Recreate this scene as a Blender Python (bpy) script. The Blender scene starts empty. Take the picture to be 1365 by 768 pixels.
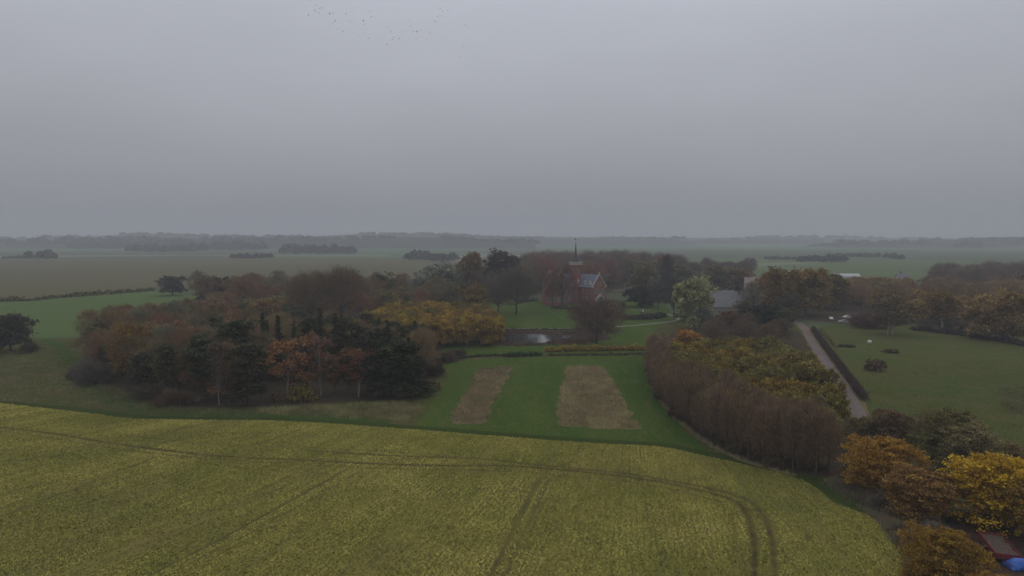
import bpy, math, random
import numpy as np
from mathutils import Vector, Matrix
R = math.radians
rng = np.random.default_rng(7)
random.seed(7)
scene = bpy.context.scene
col = scene.collection

# ------------------------------------------------------------ camera
CAM_H, FOC, HORIZ = 40.0, 975.0, 316.0          # metres above ground, focal length in photo pixels, horizon row
PITCH = math.atan((384 - HORIZ) / FOC)
cd = bpy.data.cameras.new('camera'); cam = bpy.data.objects.new('camera', cd); col.objects.link(cam)
cam.location = (0, 0, CAM_H); cam.rotation_euler = (math.pi/2 - PITCH, 0, 0)
cd.sensor_width = 36; cd.lens = 36 * FOC / 1365; cd.clip_start = .5; cd.clip_end = 30000
scene.camera = cam

# ------------------------------------------------------------ sky, sun, exposure
SUN_EL, SUN_ROT = R(38), R(200)
w = bpy.data.worlds.new('World'); scene.world = w; w.use_nodes = True
nt = w.node_tree; N = nt.nodes; L = nt.links; N.clear()
out = N.new('ShaderNodeOutputWorld'); bg = N.new('ShaderNodeBackground'); bg.inputs[1].default_value = .1
sky = N.new('ShaderNodeTexSky'); sky.sky_type = 'NISHITA'; sky.sun_disc = False
sky.sun_elevation = SUN_EL; sky.sun_rotation = SUN_ROT; sky.air_density = 1.5; sky.dust_density = 3
hs = N.new('ShaderNodeHueSaturation'); hs.inputs['Saturation'].default_value = .2; L.new(sky.outputs[0], hs.inputs['Color'])
tc = N.new('ShaderNodeTexCoord'); sep = N.new('ShaderNodeSeparateXYZ'); L.new(tc.outputs['Generated'], sep.inputs[0])
rp = N.new('ShaderNodeValToRGB'); L.new(sep.outputs[2], rp.inputs[0])
e = rp.color_ramp.elements
e[0].position = 0; e[0].color = (.215, .222, .252, 1)
e[1].position = 1; e[1].color = (.66, .68, .75, 1)
for p, c in ((.06, (.285, .293, .328)), (.17, (.395, .41, .455)), (.30, (.51, .532, .60)), (.5, (.60, .62, .69))):
    k = e.new(p); k.color = (*c, 1)
mp = N.new('ShaderNodeMapping'); mp.inputs['Scale'].default_value = (1.3, 1.3, 4); L.new(tc.outputs['Generated'], mp.inputs[0])
no = N.new('ShaderNodeTexNoise'); no.inputs['Scale'].default_value = 1.6; no.inputs['Detail'].default_value = 4; L.new(mp.outputs[0], no.inputs[0])
mr = N.new('ShaderNodeMapRange'); mr.inputs[1].default_value = .25; mr.inputs[2].default_value = .75; mr.inputs[3].default_value = 9.1; mr.inputs[4].default_value = 10.6
L.new(no.outputs[0], mr.inputs[0])
vm = N.new('ShaderNodeVectorMath'); vm.operation = 'SCALE'; L.new(rp.outputs[0], vm.inputs[0]); L.new(mr.outputs[0], vm.inputs['Scale'])
mx = N.new('ShaderNodeMix'); mx.data_type = 'RGBA'; mx.inputs[0].default_value = .92
L.new(hs.outputs[0], mx.inputs[6]); L.new(vm.outputs[0], mx.inputs[7]); L.new(mx.outputs[2], bg.inputs[0]); L.new(bg.outputs[0], out.inputs[0])
sd = bpy.data.lights.new('sun', 'SUN'); sd.energy = .5; sd.angle = R(40); sd.color = (1, .97, .93)
so = bpy.data.objects.new('sun', sd); col.objects.link(so)
so.rotation_euler = (math.pi/2 - SUN_EL, 0, math.pi - SUN_ROT + math.pi)
so.location = (0, 0, 300)
scene.view_settings.view_transform = 'Standard'; scene.view_settings.look = 'None'
scene.view_settings.exposure = 0; scene.view_settings.gamma = 1
scene.cycles.volume_bounces = 1; scene.cycles.max_bounces = 5; scene.cycles.diffuse_bounces = 3

# ------------------------------------------------------------ photo pixel -> world
cp, sp_ = math.cos(PITCH), math.sin(PITCH)
def ray(px, py):
    dx = (px - 682.5) / FOC; dy = (384 - py) / FOC
    return np.array([dx, cp + dy * sp_, -sp_ + dy * cp])
def G(px, py):                       # ground point seen at a pixel
    d = ray(px, py); t = -CAM_H / d[2]; return np.array([d[0]*t, d[1]*t])
def ZY(py, Y, px=682.5):             # height seen at row py at distance Y
    d = ray(px, py); return CAM_H + d[2] * Y / d[1]
def XY(px, py, Y):
    d = ray(px, py); return d[0] * Y / d[1]
def GP(pts): return np.array([G(*p) for p in pts])

# ------------------------------------------------------------ materials
def newmat(name):
    m = bpy.data.materials.new(name); m.use_nodes = True; n = m.node_tree.nodes
    b = n['Principled BSDF']; b.inputs['Roughness'].default_value = .9; b.inputs['Specular IOR Level'].default_value = 0
    return m, n, m.node_tree.links, b
def c4(c): return (c[0], c[1], c[2], 1)
def noise(n, l, vec, scale, detail=4, rough=.6):
    t = n.new('ShaderNodeTexNoise'); t.inputs['Scale'].default_value = scale; t.inputs['Detail'].default_value = detail
    t.inputs['Roughness'].default_value = rough; l.new(vec, t.inputs[0]); return t.outputs[0]
def mixc(n, l, fac, a, b, blend='MIX'):
    m = n.new('ShaderNodeMix'); m.data_type = 'RGBA'; m.blend_type = blend
    for s, v in ((0, fac), (6, a), (7, b)):
        if hasattr(v, 'links'): l.new(v, m.inputs[s])
        elif s == 0: m.inputs[0].default_value = v
        else: m.inputs[s].default_value = c4(v)
    return m.outputs[2]
def rng_(n, l, v, a, b, c=0, d=1):
    m = n.new('ShaderNodeMapRange'); l.new(v, m.inputs[0])
    for i, q in enumerate((a, b, c, d)): m.inputs[i+1].default_value = q
    return m.outputs[0]
def bump(n, l, b, h, strength, dist):
    u = n.new('ShaderNodeBump'); u.inputs['Strength'].default_value = strength; u.inputs['Distance'].default_value = dist
    l.new(h, u.inputs['Height']); l.new(u.outputs[0], b.inputs['Normal'])
def ground_mat(name, a, b_, c_, s1=.02, s2=.25, s3=2.5, bd=.15, stretch=(1, 1, 1), grain=.35):
    m, n, l, b = newmat(name)
    t = n.new('ShaderNodeTexCoord'); mpp = n.new('ShaderNodeMapping'); mpp.inputs['Scale'].default_value = stretch; l.new(t.outputs['Object'], mpp.inputs[0]); v = mpp.outputs[0]
    n1 = noise(n, l, v, s1, 5); n2 = noise(n, l, v, s2, 6, .65); n3 = noise(n, l, v, s3, 3, .7)
    x = mixc(n, l, rng_(n, l, n1, .38, .62), a, b_)
    x = mixc(n, l, rng_(n, l, n2, .5, .72), x, c_)
    g = n.new('ShaderNodeVectorMath'); g.operation = 'SCALE'; l.new(x, g.inputs[0]); l.new(rng_(n, l, n3, .3, .7, 1-grain, 1+grain), g.inputs['Scale'])
    l.new(g.outputs[0], b.inputs['Base Color']); bump(n, l, b, n3, .8, bd)
    return m
def flat_mat(name, c, rough=.8, var=.15, scale=1.5, metal=0):
    m, n, l, b = newmat(name); t = n.new('ShaderNodeTexCoord')
    n1 = noise(n, l, t.outputs['Object'], scale, 6, .65)
    g = n.new('ShaderNodeVectorMath'); g.operation = 'SCALE'; g.inputs[0].default_value = c
    l.new(rng_(n, l, n1, .3, .7, 1-var, 1+var), g.inputs['Scale']); l.new(g.outputs[0], b.inputs['Base Color'])
    b.inputs['Specular IOR Level'].default_value = .3; b.inputs['Roughness'].default_value = rough; b.inputs['Metallic'].default_value = metal
    return m
# foliage and bark take the colour of the plant they belong to
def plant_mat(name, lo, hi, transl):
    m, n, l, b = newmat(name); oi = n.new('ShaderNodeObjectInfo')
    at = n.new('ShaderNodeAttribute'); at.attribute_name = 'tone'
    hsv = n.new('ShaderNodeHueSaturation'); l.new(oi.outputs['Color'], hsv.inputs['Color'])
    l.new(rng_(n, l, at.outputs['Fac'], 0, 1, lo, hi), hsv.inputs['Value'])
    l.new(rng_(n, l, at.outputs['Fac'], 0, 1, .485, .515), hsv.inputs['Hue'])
    l.new(hsv.outputs[0], b.inputs['Base Color'])
    if transl:
        tr = n.new('ShaderNodeBsdfTranslucent'); l.new(hsv.outputs[0], tr.inputs[0])
        ms = n.new('ShaderNodeMixShader'); ms.inputs[0].default_value = transl
        l.new(b.outputs[0], ms.inputs[1]); l.new(tr.outputs[0], ms.inputs[2]); l.new(ms.outputs[0], n['Material Output'].inputs[0])
    return m
M_LEAF = plant_mat('leaves', .55, 1.5, .3); M_TWIG = plant_mat('twigs', .6, 1.4, 0); M_BARK = plant_mat('bark', .7, 1.2, 0)

# ------------------------------------------------------------ mesh helpers
def tag(o, label=None, cat=None, group=None, kind=None):
    if label: o['label'] = label
    if cat: o['category'] = cat
    if group: o['group'] = group
    if kind: o['kind'] = kind
    return o
def link(name, me, parent=None, loc=None):
    o = bpy.data.objects.new(name, me); col.objects.link(o)
    if parent is not None: o.parent = parent
    if loc is not None: o.location = loc
    return o
def empty(name, loc, rz=0):
    o = bpy.data.objects.new(name, None); o.empty_display_size = .5; col.objects.link(o); o.location = loc; o.rotation_euler = (0, 0, rz); return o
def np_mesh(name, V, F, mat, tone=None, smooth=False):
    """V (n,3); F (m,k) all faces with k corners; tone per vertex"""
    me = bpy.data.meshes.new(name); V = np.asarray(V, np.float32); F = np.asarray(F, np.int32); k = F.shape[1]
    me.vertices.add(len(V)); me.vertices.foreach_set('co', V.ravel())
    me.loops.add(F.size); me.loops.foreach_set('vertex_index', F.ravel())
    me.polygons.add(len(F)); me.polygons.foreach_set('loop_start', np.arange(0, F.size, k, dtype=np.int32))
    if smooth: me.polygons.foreach_set('use_smooth', np.ones(len(F), bool))
    me.update(calc_edges=True)
    if tone is not None:
        a = me.attributes.new('tone', 'FLOAT', 'POINT'); a.data.foreach_set('value', np.asarray(tone, np.float32))
    me.materials.append(mat); return me
class MB:                               # collects boxes, tubes, prisms -> one mesh
    def __init__(s): s.v = []; s.f = []
    def add(s, vs, fs):
        o = len(s.v); s.v += [tuple(x) for x in vs]; s.f += [tuple(i+o for i in f) for f in fs]; return s
    def box(s, x0, x1, y0, y1, z0, z1):
        vs = [(x, y, z) for z in (z0, z1) for x, y in ((x0, y0), (x1, y0), (x1, y1), (x0, y1))]
        return s.add(vs, [(3,2,1,0), (4,5,6,7), (0,1,5,4), (1,2,6,5), (2,3,7,6), (3,0,4,7)])
    def tube(s, pts, rad, n=6, cap=True):
        pts = [Vector(p) for p in pts]; rings = []
        for i, p in enumerate(pts):
            d = (pts[min(i+1, len(pts)-1)] - pts[max(i-1, 0)]).normalized()
            a = d.orthogonal().normalized(); 
            if abs(d.z) > .99: a = Vector((1, 0, 0))
            b = d.cross(a).normalized(); a = b.cross(d)
            rings.append([p + (a*math.cos(t) + b*math.sin(t))*rad[i] for t in [2*math.pi*k/n for k in range(n)]])
        vs = [q for r in rings for q in r]; fs = []
        for i in range(len(pts)-1):
            for k in range(n): fs.append((i*n+k, i*n+(k+1) % n, (i+1)*n+(k+1) % n, (i+1)*n+k))
        if cap: fs.append(tuple(range(n-1, -1, -1))); fs.append(tuple((len(pts)-1)*n+k for k in range(n)))
        return s.add(vs, fs)
    def lathe(s, prof, n=12, c=(0, 0), rot=0):
        return s.tube([(c[0], c[1], z) for r, z in prof], [r for r, z in prof], n)
    def prism(s, poly, axis, a, b):     # poly 2D extruded along axis between a and b
        def P(u, v, t): return (t, u, v) if axis == 'x' else ((u, t, v) if axis == 'y' else (u, v, t))
        n = len(poly); vs = [P(u, v, a) for u, v in poly] + [P(u, v, b) for u, v in poly]
        return s.add(vs, [tuple(range(n-1, -1, -1)), tuple(range(n, 2*n))] + [(i, (i+1) % n, n+(i+1) % n, n+i) for i in range(n)])
    def mesh(s, name, mat):
        me = bpy.data.meshes.new(name); me.from_pydata(s.v, [], s.f)
        me.materials.append(mat); me.update()
        import bmesh
        bm = bmesh.new(); bm.from_mesh(me); bmesh.ops.recalc_face_normals(bm, faces=bm.faces); bm.to_mesh(me); bm.free()
        return me
    def build(s, name, mat, parent=None, loc=None): return link(name, s.mesh(name, mat), parent, loc)
def inside(P, poly):
    x, y = P[:, 0], P[:, 1]; r = np.zeros(len(P), bool); n = len(poly); j = n-1
    for i in range(n):
        xi, yi = poly[i]; xj, yj = poly[j]
        if yi != yj: r ^= ((yi > y) != (yj > y)) & (x < (xj-xi)*(y-yi)/(yj-yi)+xi)
        j = i
    return r
def seg_dist(P, line):
    d = np.full(len(P), 1e9)
    for a, b in zip(line[:-1], line[1:]):
        ab = b-a; t = np.clip(((P-a) @ ab)/(ab @ ab + 1e-9), 0, 1); q = a + t[:, None]*ab
        d = np.minimum(d, np.hypot(*(P-q).T))
    return d
def smooth_line(pts, n=6):              # Catmull-Rom
    P = np.array(pts, float); P = np.vstack([2*P[0]-P[1], P, 2*P[-1]-P[-2]]); o = []
    for i in range(1, len(P)-2):
        for t in np.linspace(0, 1, n, endpoint=False):
            o.append(.5*((2*P[i]) + (-P[i-1]+P[i+1])*t + (2*P[i-1]-5*P[i]+4*P[i+1]-P[i+2])*t*t + (-P[i-1]+3*P[i]-3*P[i+1]+P[i+2])*t**3))
    o.append(P[-2]); return np.array(o)
def rough_poly(P, step, amp):           # subdivide an outline and shake it a little
    o = []
    for a, b in zip(P, np.roll(P, -1, 0)):
        k = max(1, int(np.hypot(*(b-a))/step))
        for i in range(k): o.append(a+(b-a)*i/k)
    o = np.array(o); j = rng.normal(0, amp, o.shape); j = (j + np.roll(j, 1, 0) + np.roll(j, -1, 0))/1.7
    return o + j
def sheet(name, px, z, mat, amp=.3, step=3., world=False, label=None, cat=None):
    P = np.array(px, float) if world else GP(px)
    P = rough_poly(P, step, amp)
    me = bpy.data.meshes.new(name); me.from_pydata([(x, y, z) for x, y in P], [], [tuple(range(len(P)))])
    import bmesh
    bm = bmesh.new(); bm.from_mesh(me); bmesh.ops.triangulate(bm, faces=bm.faces, ngon_method='EAR_CLIP')
    for f in bm.faces:
        if f.normal.z < 0: f.normal_flip()
    bm.to_mesh(me); bm.free(); me.materials.append(mat)
    o = link(name, me); return tag(o, kind='structure')

# scatter small faces: quads centred at C with axes U,V half sizes
def quads(C, U, V):
    n = len(C); vv = np.stack([C-U-V, C+U-V, C+U*.8+V, C-U*.8+V], 1).reshape(-1, 3)
    return vv, np.arange(4*n).reshape(n, 4)
def rand_dir(n):
    v = rng.normal(size=(n, 3)); return v/np.linalg.norm(v, axis=1)[:, None]
def leaves(C, size, tone, flat=.5):
    n = len(C); d = rand_dir(n); d[:, 2] += flat*np.sign(d[:, 2]); d /= np.linalg.norm(d, axis=1)[:, None]
    a = np.cross(d, rand_dir(n)); a /= np.linalg.norm(a, axis=1)[:, None]; b = np.cross(d, a)
    s = size*rng.uniform(.6, 1.4, (n, 1))
    V, F = quads(C, a*s*.5, b*s*.5); return V, F, np.repeat(tone, 4)
def twigs(C, D, length, width, tone):
    n = len(C); D = D/np.linalg.norm(D, axis=1)[:, None]; s = np.cross(D, rand_dir(n)); s /= np.linalg.norm(s, axis=1)[:, None]
    ln = length*rng.uniform(.5, 1.4, (n, 1))
    vv = np.stack([C-s*width*.5, C+s*width*.5, C+D*ln], 1).reshape(-1, 3)
    return vv, np.arange(3*n).reshape(n, 3), np.repeat(tone, 3)

# ------------------------------------------------------------ plant prototypes (trunk mesh, crown mesh, height, width)
def skeleton(h, wdt, lobes, tr, fork=.35, split=False):
    m = MB(); z0 = h*fork; lean = rng.normal(0, .02, 2)*h
    m.tube([(0, 0, -.3), (lean[0]*.2, lean[1]*.2, z0*.5), (lean[0]*.5, lean[1]*.5, z0), (lean[0], lean[1], h*.7), (lean[0]*1.3, lean[1]*1.3, h*.93)], [tr*1.25, tr, tr*.8, tr*.4, tr*.1], 7)
    for c in lobes:
        t = rng.uniform(.25, .85); zs = z0*.75 + (max(c[2]-z0*.75-h*.15, .05))*t*.7
        s = np.array([lean[0]*zs/h, lean[1]*zs/h, zs]); mid = s*.5+c*.5 + rng.normal(0, .03*h, 3); mid[2] -= .02*h
        m.tube([s, mid, c], [tr*.38, tr*.24, tr*.09], 5)
        for k in range(3):
            e_ = c + rng.normal(0, .11*h, 3); m.tube([mid*.4+c*.6, e_], [tr*.14, tr*.04], 4)
    return m
def lobes_in(h, wdt, n, zlo=.35, zhi=.85, spread=.34):
    out_ = []
    for i in range(n):
        a = i*2.4 + rng.uniform(-.4, .4); t = (i+.5)/n; z = h*(zlo + (zhi-zlo)*t); prof = math.sin(math.pi*min(1, .25+.75*(1-t)))**.6 if t > .25 else .9
        r = wdt*spread*prof*rng.uniform(.75, 1.1); out_.append(np.array([r*math.cos(a), r*math.sin(a), z]))
    out_.append(np.array([0, 0, h*.82])); return out_
def clump_points(c, r, k, per, hs_=.75, zb=.25, flat=.7, tight=.16):
    """points in k clumps on the shell of an ellipsoid lobe"""
    d = rand_dir(k); d[:, 2] = np.abs(d[:, 2])*(1+zb*.3) - zb; rad = r*rng.uniform(.55, 1.05, (k, 1))
    cc = c + d*rad*np.array([1, 1, hs_]); tone = rng.uniform(0, 1, k)
    p = np.repeat(cc, per, 0) + rng.normal(0, r*tight, (k*per, 3))*np.array([1, 1, flat])
    return p, np.clip(np.repeat(tone, per)*.7+.15+rng.normal(0, .13, k*per), 0, 1)
def proto_leafy(name, h=12, wdt=11, n=10, k=26, per=28, size=.34, zlo=.36, tr=.28, dens=1., fork=.25, zb=.55, flat=.7, tight=.16):
    lb = lobes_in(h, wdt, n, zlo, .84, .32); Ps = []; Ts = []
    for c in lb:
        p, t = clump_points(c, wdt*.25*rng.uniform(.6, 1.25), max(5, int(k*dens*rng.uniform(.45, 1.15))), per, .75, zb, flat, tight); Ps.append(p); Ts.append(t)
    P = np.vstack(Ps); T = np.hstack(Ts); ok = P[:, 2] > .3; P, T = P[ok], T[ok]
    V, F, t = leaves(P, size, T); cm = np_mesh(name+'_crown', V, F, M_LEAF, t)
    return (skeleton(h, wdt, lb, tr, fork).mesh(name+'_trunk', M_BARK), cm, h, wdt)
def proto_bare(name, h=14, wdt=10, n=11, k=36, per=16, ln=1.1, wd=.06, zlo=.28, tr=.26, fork=.28):
    lb = lobes_in(h, wdt, n, zlo, .82, .31); Ps = []; Ts = []; Ds = []
    for c in lb:
        p, t = clump_points(c, wdt*.26*rng.uniform(.8, 1.2), k, per, .9)
        # twigs spring outwards and upwards from the bough
        d = p - (c*np.array([.5, .5, .75])); d = d/np.linalg.norm(d, axis=1)[:, None] + np.array([0, 0, .55]) + rng.normal(0, .45, p.shape)
        Ps.append(p); Ts.append(t); Ds.append(d)
    P = np.vstack(Ps); V, F, t = twigs(P, np.vstack(Ds), ln, wd, np.hstack(Ts))
    V[:, 2] = np.maximum(V[:, 2], .05)
    return (skeleton(h, wdt, lb, tr, fork).mesh(name+'_trunk', M_BARK), np_mesh(name+'_crown', V, F, M_TWIG, t), h, wdt)
def proto_slender(name, h=13, wdt=4.2, nt=2300):
    m = MB(); m.tube([(0, 0, -.2), (.1, 0, h*.4), (0, .1, h*.75), (0, 0, h*.97)], [.14, .11, .07, .02], 6)
    for i in range(26):
        z = h*rng.uniform(.2, .9); a = rng.uniform(0, 6.28); r = wdt*.42*(1-.5*(z/h)); m.tube([(0, 0, z), (r*.6*math.cos(a), r*.6*math.sin(a), z+r*.7), (r*math.cos(a), r*math.sin(a), z+r*1.5)], [.045, .03, .01], 4)
    z = h*(1-rng.beta(1.5, 1.7, nt)*.86); a = rng.uniform(0, 6.28, nt)
    r = wdt*.5*np.sqrt(rng.uniform(0, 1, nt))*np.clip(1.5-1.25*np.abs(z/h-.62)*1.4, .35, 1)*np.clip((1.03-z/h)*4, .1, 1)
    C = np.stack([r*np.cos(a), r*np.sin(a), z], 1); D = np.stack([np.cos(a)*.5, np.sin(a)*.5, np.full(nt, .95)], 1)+rng.normal(0, .3, (nt, 3))
    V, F, t = twigs(C, D, .95, .045, np.clip(rng.normal(.5, .25, nt), 0, 1))
    return (m.mesh(name+'_trunk', M_BARK), np_mesh(name+'_crown', V, F, M_TWIG, t), h, wdt)
def proto_conifer(name, h=16, wdt=6, pine=False):
    m = MB(); m.tube([(0, 0, -.2), (0, 0, h*.5), (.05, 0, h*.98)], [.22, .14, .02], 7)
    Ps = []; Ts = []; ph1, ph2 = rng.uniform(0, 6, 2); z = h*(.1 if not pine else .35); 
    while z < h*.98:
        f = 1-(z/h); r = wdt*.5*((f**.8)*1.05+.05) if not pine else wdt*.5*math.sqrt(max(.02, 1-((z/h-.62)/.4)**2))
        nb = max(5, int(13*r/(wdt*.5)))
        for k in range(nb):
            a = rng.uniform(0, 6.28); rr = r*rng.uniform(.45, 1.3)*(1+.22*math.sin(2*a+ph1+z*.5))*(1+.15*math.sin(z*1.3+ph2)); dz = -.22*rr if not pine else .25*rr; q = int(16+40*rr/wdt*2)
            s = rng.uniform(.15, 1, q); side = rng.normal(0, .16, q)*rr*s
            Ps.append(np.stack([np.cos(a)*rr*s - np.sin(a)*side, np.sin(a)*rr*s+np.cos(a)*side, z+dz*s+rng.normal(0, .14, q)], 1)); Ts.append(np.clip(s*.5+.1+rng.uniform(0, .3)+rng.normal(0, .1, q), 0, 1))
            m.tube([(0, 0, z), (math.cos(a)*rr*.85, math.sin(a)*rr*.85, z+dz*.8)], [.05, .015], 3, False)
        z += h*.042
    P = np.vstack(Ps); V, F, t = leaves(P, .42, np.hstack(Ts), .9)
    return (m.mesh(name+'_trunk', M_BARK), np_mesh(name+'_crown', V, F, M_LEAF, t), h, wdt)
def proto_bush(name, h=3, wdt=4, bare=False, n=7, k=16, per=26, size=.26):
    lb = [np.array([wdt*.3*math.cos(i*2.4)*rng.uniform(.5, 1), wdt*.3*math.sin(i*2.4)*rng.uniform(.5, 1), h*rng.uniform(.12, .5)]) for i in range(n)]
    m = MB(); Ps = []; Ts = []; Ds = []
    for c in lb:
        m.tube([(c[0]*.15, c[1]*.15, -.1), (c[0]*.6, c[1]*.6, c[2]*.6), tuple(c)], [.07, .05, .02], 5)
        p, t = clump_points(c, wdt*.27, k, per, h/wdt*1.1, .75); Ps.append(p); Ts.append(t); Ds.append(p-c*.3+rng.normal(0, .5, p.shape)+np.array([0, 0, .8]))
    P = np.vstack(Ps); P[:, 2] = np.abs(P[:, 2]); T = np.hstack(Ts)
    if bare: V, F, t = twigs(P, np.vstack(Ds), .6, .045, T)
    else: V, F, t = leaves(P, size, T)
    return (m.mesh(name+'_stems', M_BARK), np_mesh(name+'_foliage', V, F, M_TWIG if bare else M_LEAF, t), h, wdt)
PR = {
 'leafy': [proto_leafy('leafy%d' % i, n=10+i, zlo=.26) for i in range(3)],
 'fine': [proto_leafy('fine%d' % i, h=10, wdt=12, n=17, k=48, per=34, size=.22, zlo=.12, tr=.25, fork=.2, flat=.38, tight=.15) for i in range(4)],
 'thin': [proto_leafy('thin%d' % i, h=16, wdt=9, n=9, k=14, per=20, size=.34, zlo=.3, tr=.2, fork=.25, zb=.7) for i in range(2)],
 'round': [proto_leafy('round%d' % i, h=12, wdt=12, n=12, k=30, per=22, size=.42, zlo=.17) for i in range(2)],
 'bare': [proto_bare('bare%d' % i) for i in range(3)],
 'wide': [proto_bare('wide%d' % i, h=14, wdt=16, n=15, k=44, per=16, ln=1.3, wd=.085, tr=.35) for i in range(2)],
 'slender': [proto_slender('slender%d' % i) for i in range(4)],
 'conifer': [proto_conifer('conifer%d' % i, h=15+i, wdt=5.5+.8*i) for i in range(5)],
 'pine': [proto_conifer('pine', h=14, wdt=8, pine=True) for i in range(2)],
 'evergreen': [proto_leafy('evergreen%d' % i, h=14, wdt=8, n=12, k=26, per=26, size=.38, zlo=.14, zb=.7) for i in range(3)],
 'bush': [proto_bush('bush%d' % i) for i in range(2)],
 'twiggy': [proto_bush('twiggy%d' % i, bare=True, k=22, per=30) for i in range(2)],
}
KIND_NAME = {'leafy': ('autumn_tree', 'tree'), 'fine': ('autumn_tree', 'tree'), 'thin': ('birch_tree', 'tree'), 'round': ('autumn_tree', 'tree'), 'bare': ('bare_tree', 'tree'), 'wide': ('bare_tree', 'tree'),
 'slender': ('slender_bare_tree', 'tree'), 'conifer': ('conifer_tree', 'tree'), 'pine': ('pine_tree', 'tree'), 'evergreen': ('evergreen_tree', 'tree'), 'bush': ('bush', 'bush'), 'twiggy': ('bare_bush', 'bush')}
BROWN_BARK = (.085, .07, .058)
def plant(x, y, h, wd, kind, color, label, group=None, bark=BROWN_BARK, name=None, vary=.08, z=0):
    tm, cm, h0, w0 = PR[kind][rng.integers(len(PR[kind]))]
    nm, cat = KIND_NAME[kind]; root = empty(name or nm, (x, y, z), rng.uniform(0, 6.28))
    root.scale = (wd/w0, wd/w0, h/h0); tag(root, label, cat, group)
    sm = cat == 'bush'
    t = link('stem' if sm else 'trunk', tm, root); t.color = c4(bark)
    c = link('foliage' if sm else 'crown', cm, root); v = 1+rng.uniform(-vary, vary)*1.5
    c.color = (color[0]*v*(1+rng.uniform(-vary, vary)), color[1]*v, color[2]*v*(1+rng.uniform(-vary, vary)), 1)
    return root
def T(px, by, ty, wpx, kind, color, label, **k):     # plant given by its foot, its top row and its width in the photo
    x, y = G(px, by); h = ZY(ty, y); dx = XY(px+wpx/2, by, y)-XY(px-wpx/2, by, y)
    return plant(x, y, max(h, .6), dx, kind, color, label, **k)
def scatter(poly, spacing, n_try=4000):
    P = GP(poly) if not isinstance(poly, np.ndarray) else poly; lo, hi = P.min(0), P.max(0)
    Q = rng.uniform(lo, hi, (n_try, 2)); Q = Q[inside(Q, P)]; keep = []
    for q in Q:
        if all((q[0]-k[0])**2+(q[1]-k[1])**2 > spacing**2 for k in keep): keep.append(q)
    return keep
def wood(poly, spacing, mix, group, bark=BROWN_BARK):
    """mix rows: weight, kind, colour, (hmin,hmax), width/height, label"""
    ws = np.array([m[0] for m in mix], float); ws /= ws.sum()
    for q in scatter(poly, spacing):
        _, kind, c, hr, wr, lab = mix[rng.choice(len(mix), p=ws)]; h = rng.uniform(*hr)
        plant(q[0], q[1], h, h*wr*rng.uniform(.85, 1.2), kind, c, lab, group, bark)

# ------------------------------------------------------------ palette
ORANGE = (.36, .19, .035); YELLOW = (.50, .34, .035); OCHRE = (.30, .205, .04); OLIVEY = (.20, .165, .045); OLIVE = (.19, .175, .06)
RUST = (.24, .105, .05); REDB = (.225, .13, .078); TWIG = (.215, .155, .08); GREYT = (.195, .17, .105); PURP = (.165, .12, .08); DARKG = (.06, .066, .034); EVER = (.08, .082, .042); PALEG = (.22, .24, .12); SILV = (.24, .25, .19)
PALEBARK = (.36, .32, .27)

# ------------------------------------------------------------ ground
m_base = ground_mat('base_grass', (.075, .1, .05), (.09, .105, .055), (.065, .085, .045), .004, .05, .8, .2)
gs = 9000
me = bpy.data.meshes.new('ground'); me.from_pydata([(-gs, -600, 0), (gs, -600, 0), (gs, gs+3000, 0), (-gs, gs+3000, 0)], [], [(0, 1, 2, 3)]); me.materials.append(m_base)
tag(link('ground', me), kind='structure')
g_far = ground_mat('far_green', (.075, .135, .06), (.09, .145, .065), (.085, .12, .06), .003, .03, .3)
g_brown = ground_mat('far_stubble', (.108, .104, .054), (.125, .108, .062), (.1, .108, .052), .0035, .02, .3, grain=.15)
g_green = ground_mat('winter_wheat', (.085, .128, .042), (.095, .135, .045), (.095, .122, .045), .01, .06, .8, grain=.2)
g_rough = ground_mat('rough_grass', (.06, .075, .02), (.08, .075, .03), (.125, .105, .055), .06, .22, 1.6, .3, (.5, 1, 1), grain=.45)
g_litter = ground_mat('leaf_litter', (.055, .045, .03), (.07, .055, .035), (.09, .06, .03), .05, .4, 2.5, .2)
g_lawn = ground_mat('lawn_grass', (.044, .08, .015), (.066, .096, .02), (.095, .098, .03), .07, .45, 3, .1, (1, .25, 1), grain=.35)
g_meadow = ground_mat('meadow_grass', (.062, .086, .022), (.085, .088, .028), (.115, .095, .045), .035, .16, 1.8, .2)
g_dry = ground_mat('dry_grass', (.14, .115, .055), (.18, .145, .075), (.085, .09, .035), .08, .4, 2.5, .3)
g_soil = ground_mat('dark_soil', (.055, .035, .028), (.065, .042, .032), (.045, .03, .024), .08, .5, 3, .15)
m_road = ground_mat('asphalt_road', (.19, .155, .14), (.16, .13, .12), (.12, .1, .085), .1, .6, 4, .02, grain=.12)
m_path = ground_mat('gravel_path', (.2, .195, .17), (.24, .225, .2), (.15, .145, .12), .1, .6, 4, .02, grain=.15)
Z = .004
sheet('far_field', [(-200, 336), (560, 334), (900, 333), (1600, 334), (1600, 326), (-200, 326)], 2*Z, g_far, 8, 60)
sheet('stubble_field', [(-120, 401), (-30, 402), (60, 396), (205, 384), (420, 382), (620, 380), (640, 350), (480, 343), (-150, 346)], 3*Z, g_brown, 1, 20)
sheet('green_field_strip', [(330, 345), (480, 343), (640, 347), (700, 340), (560, 334), (350, 339)], 4*Z, g_far, 2, 20)
sheet('pale_field_strip', [(-150, 345), (60, 343), (260, 341), (520, 342), (520, 340.4), (200, 340), (-150, 342)], 5*Z, ground_mat('pale_stubble', (.2, .21, .17), (.17, .19, .14), (.2, .19, .15), .01, .1, 1), 1, 20)
sheet('wheat_field', [(-150, 456), (-40, 452), (110, 449), (200, 446), (290, 430), (300, 398), (205, 388), (60, 400), (-150, 408)], 4*Z, g_green, .6, 8)
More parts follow.
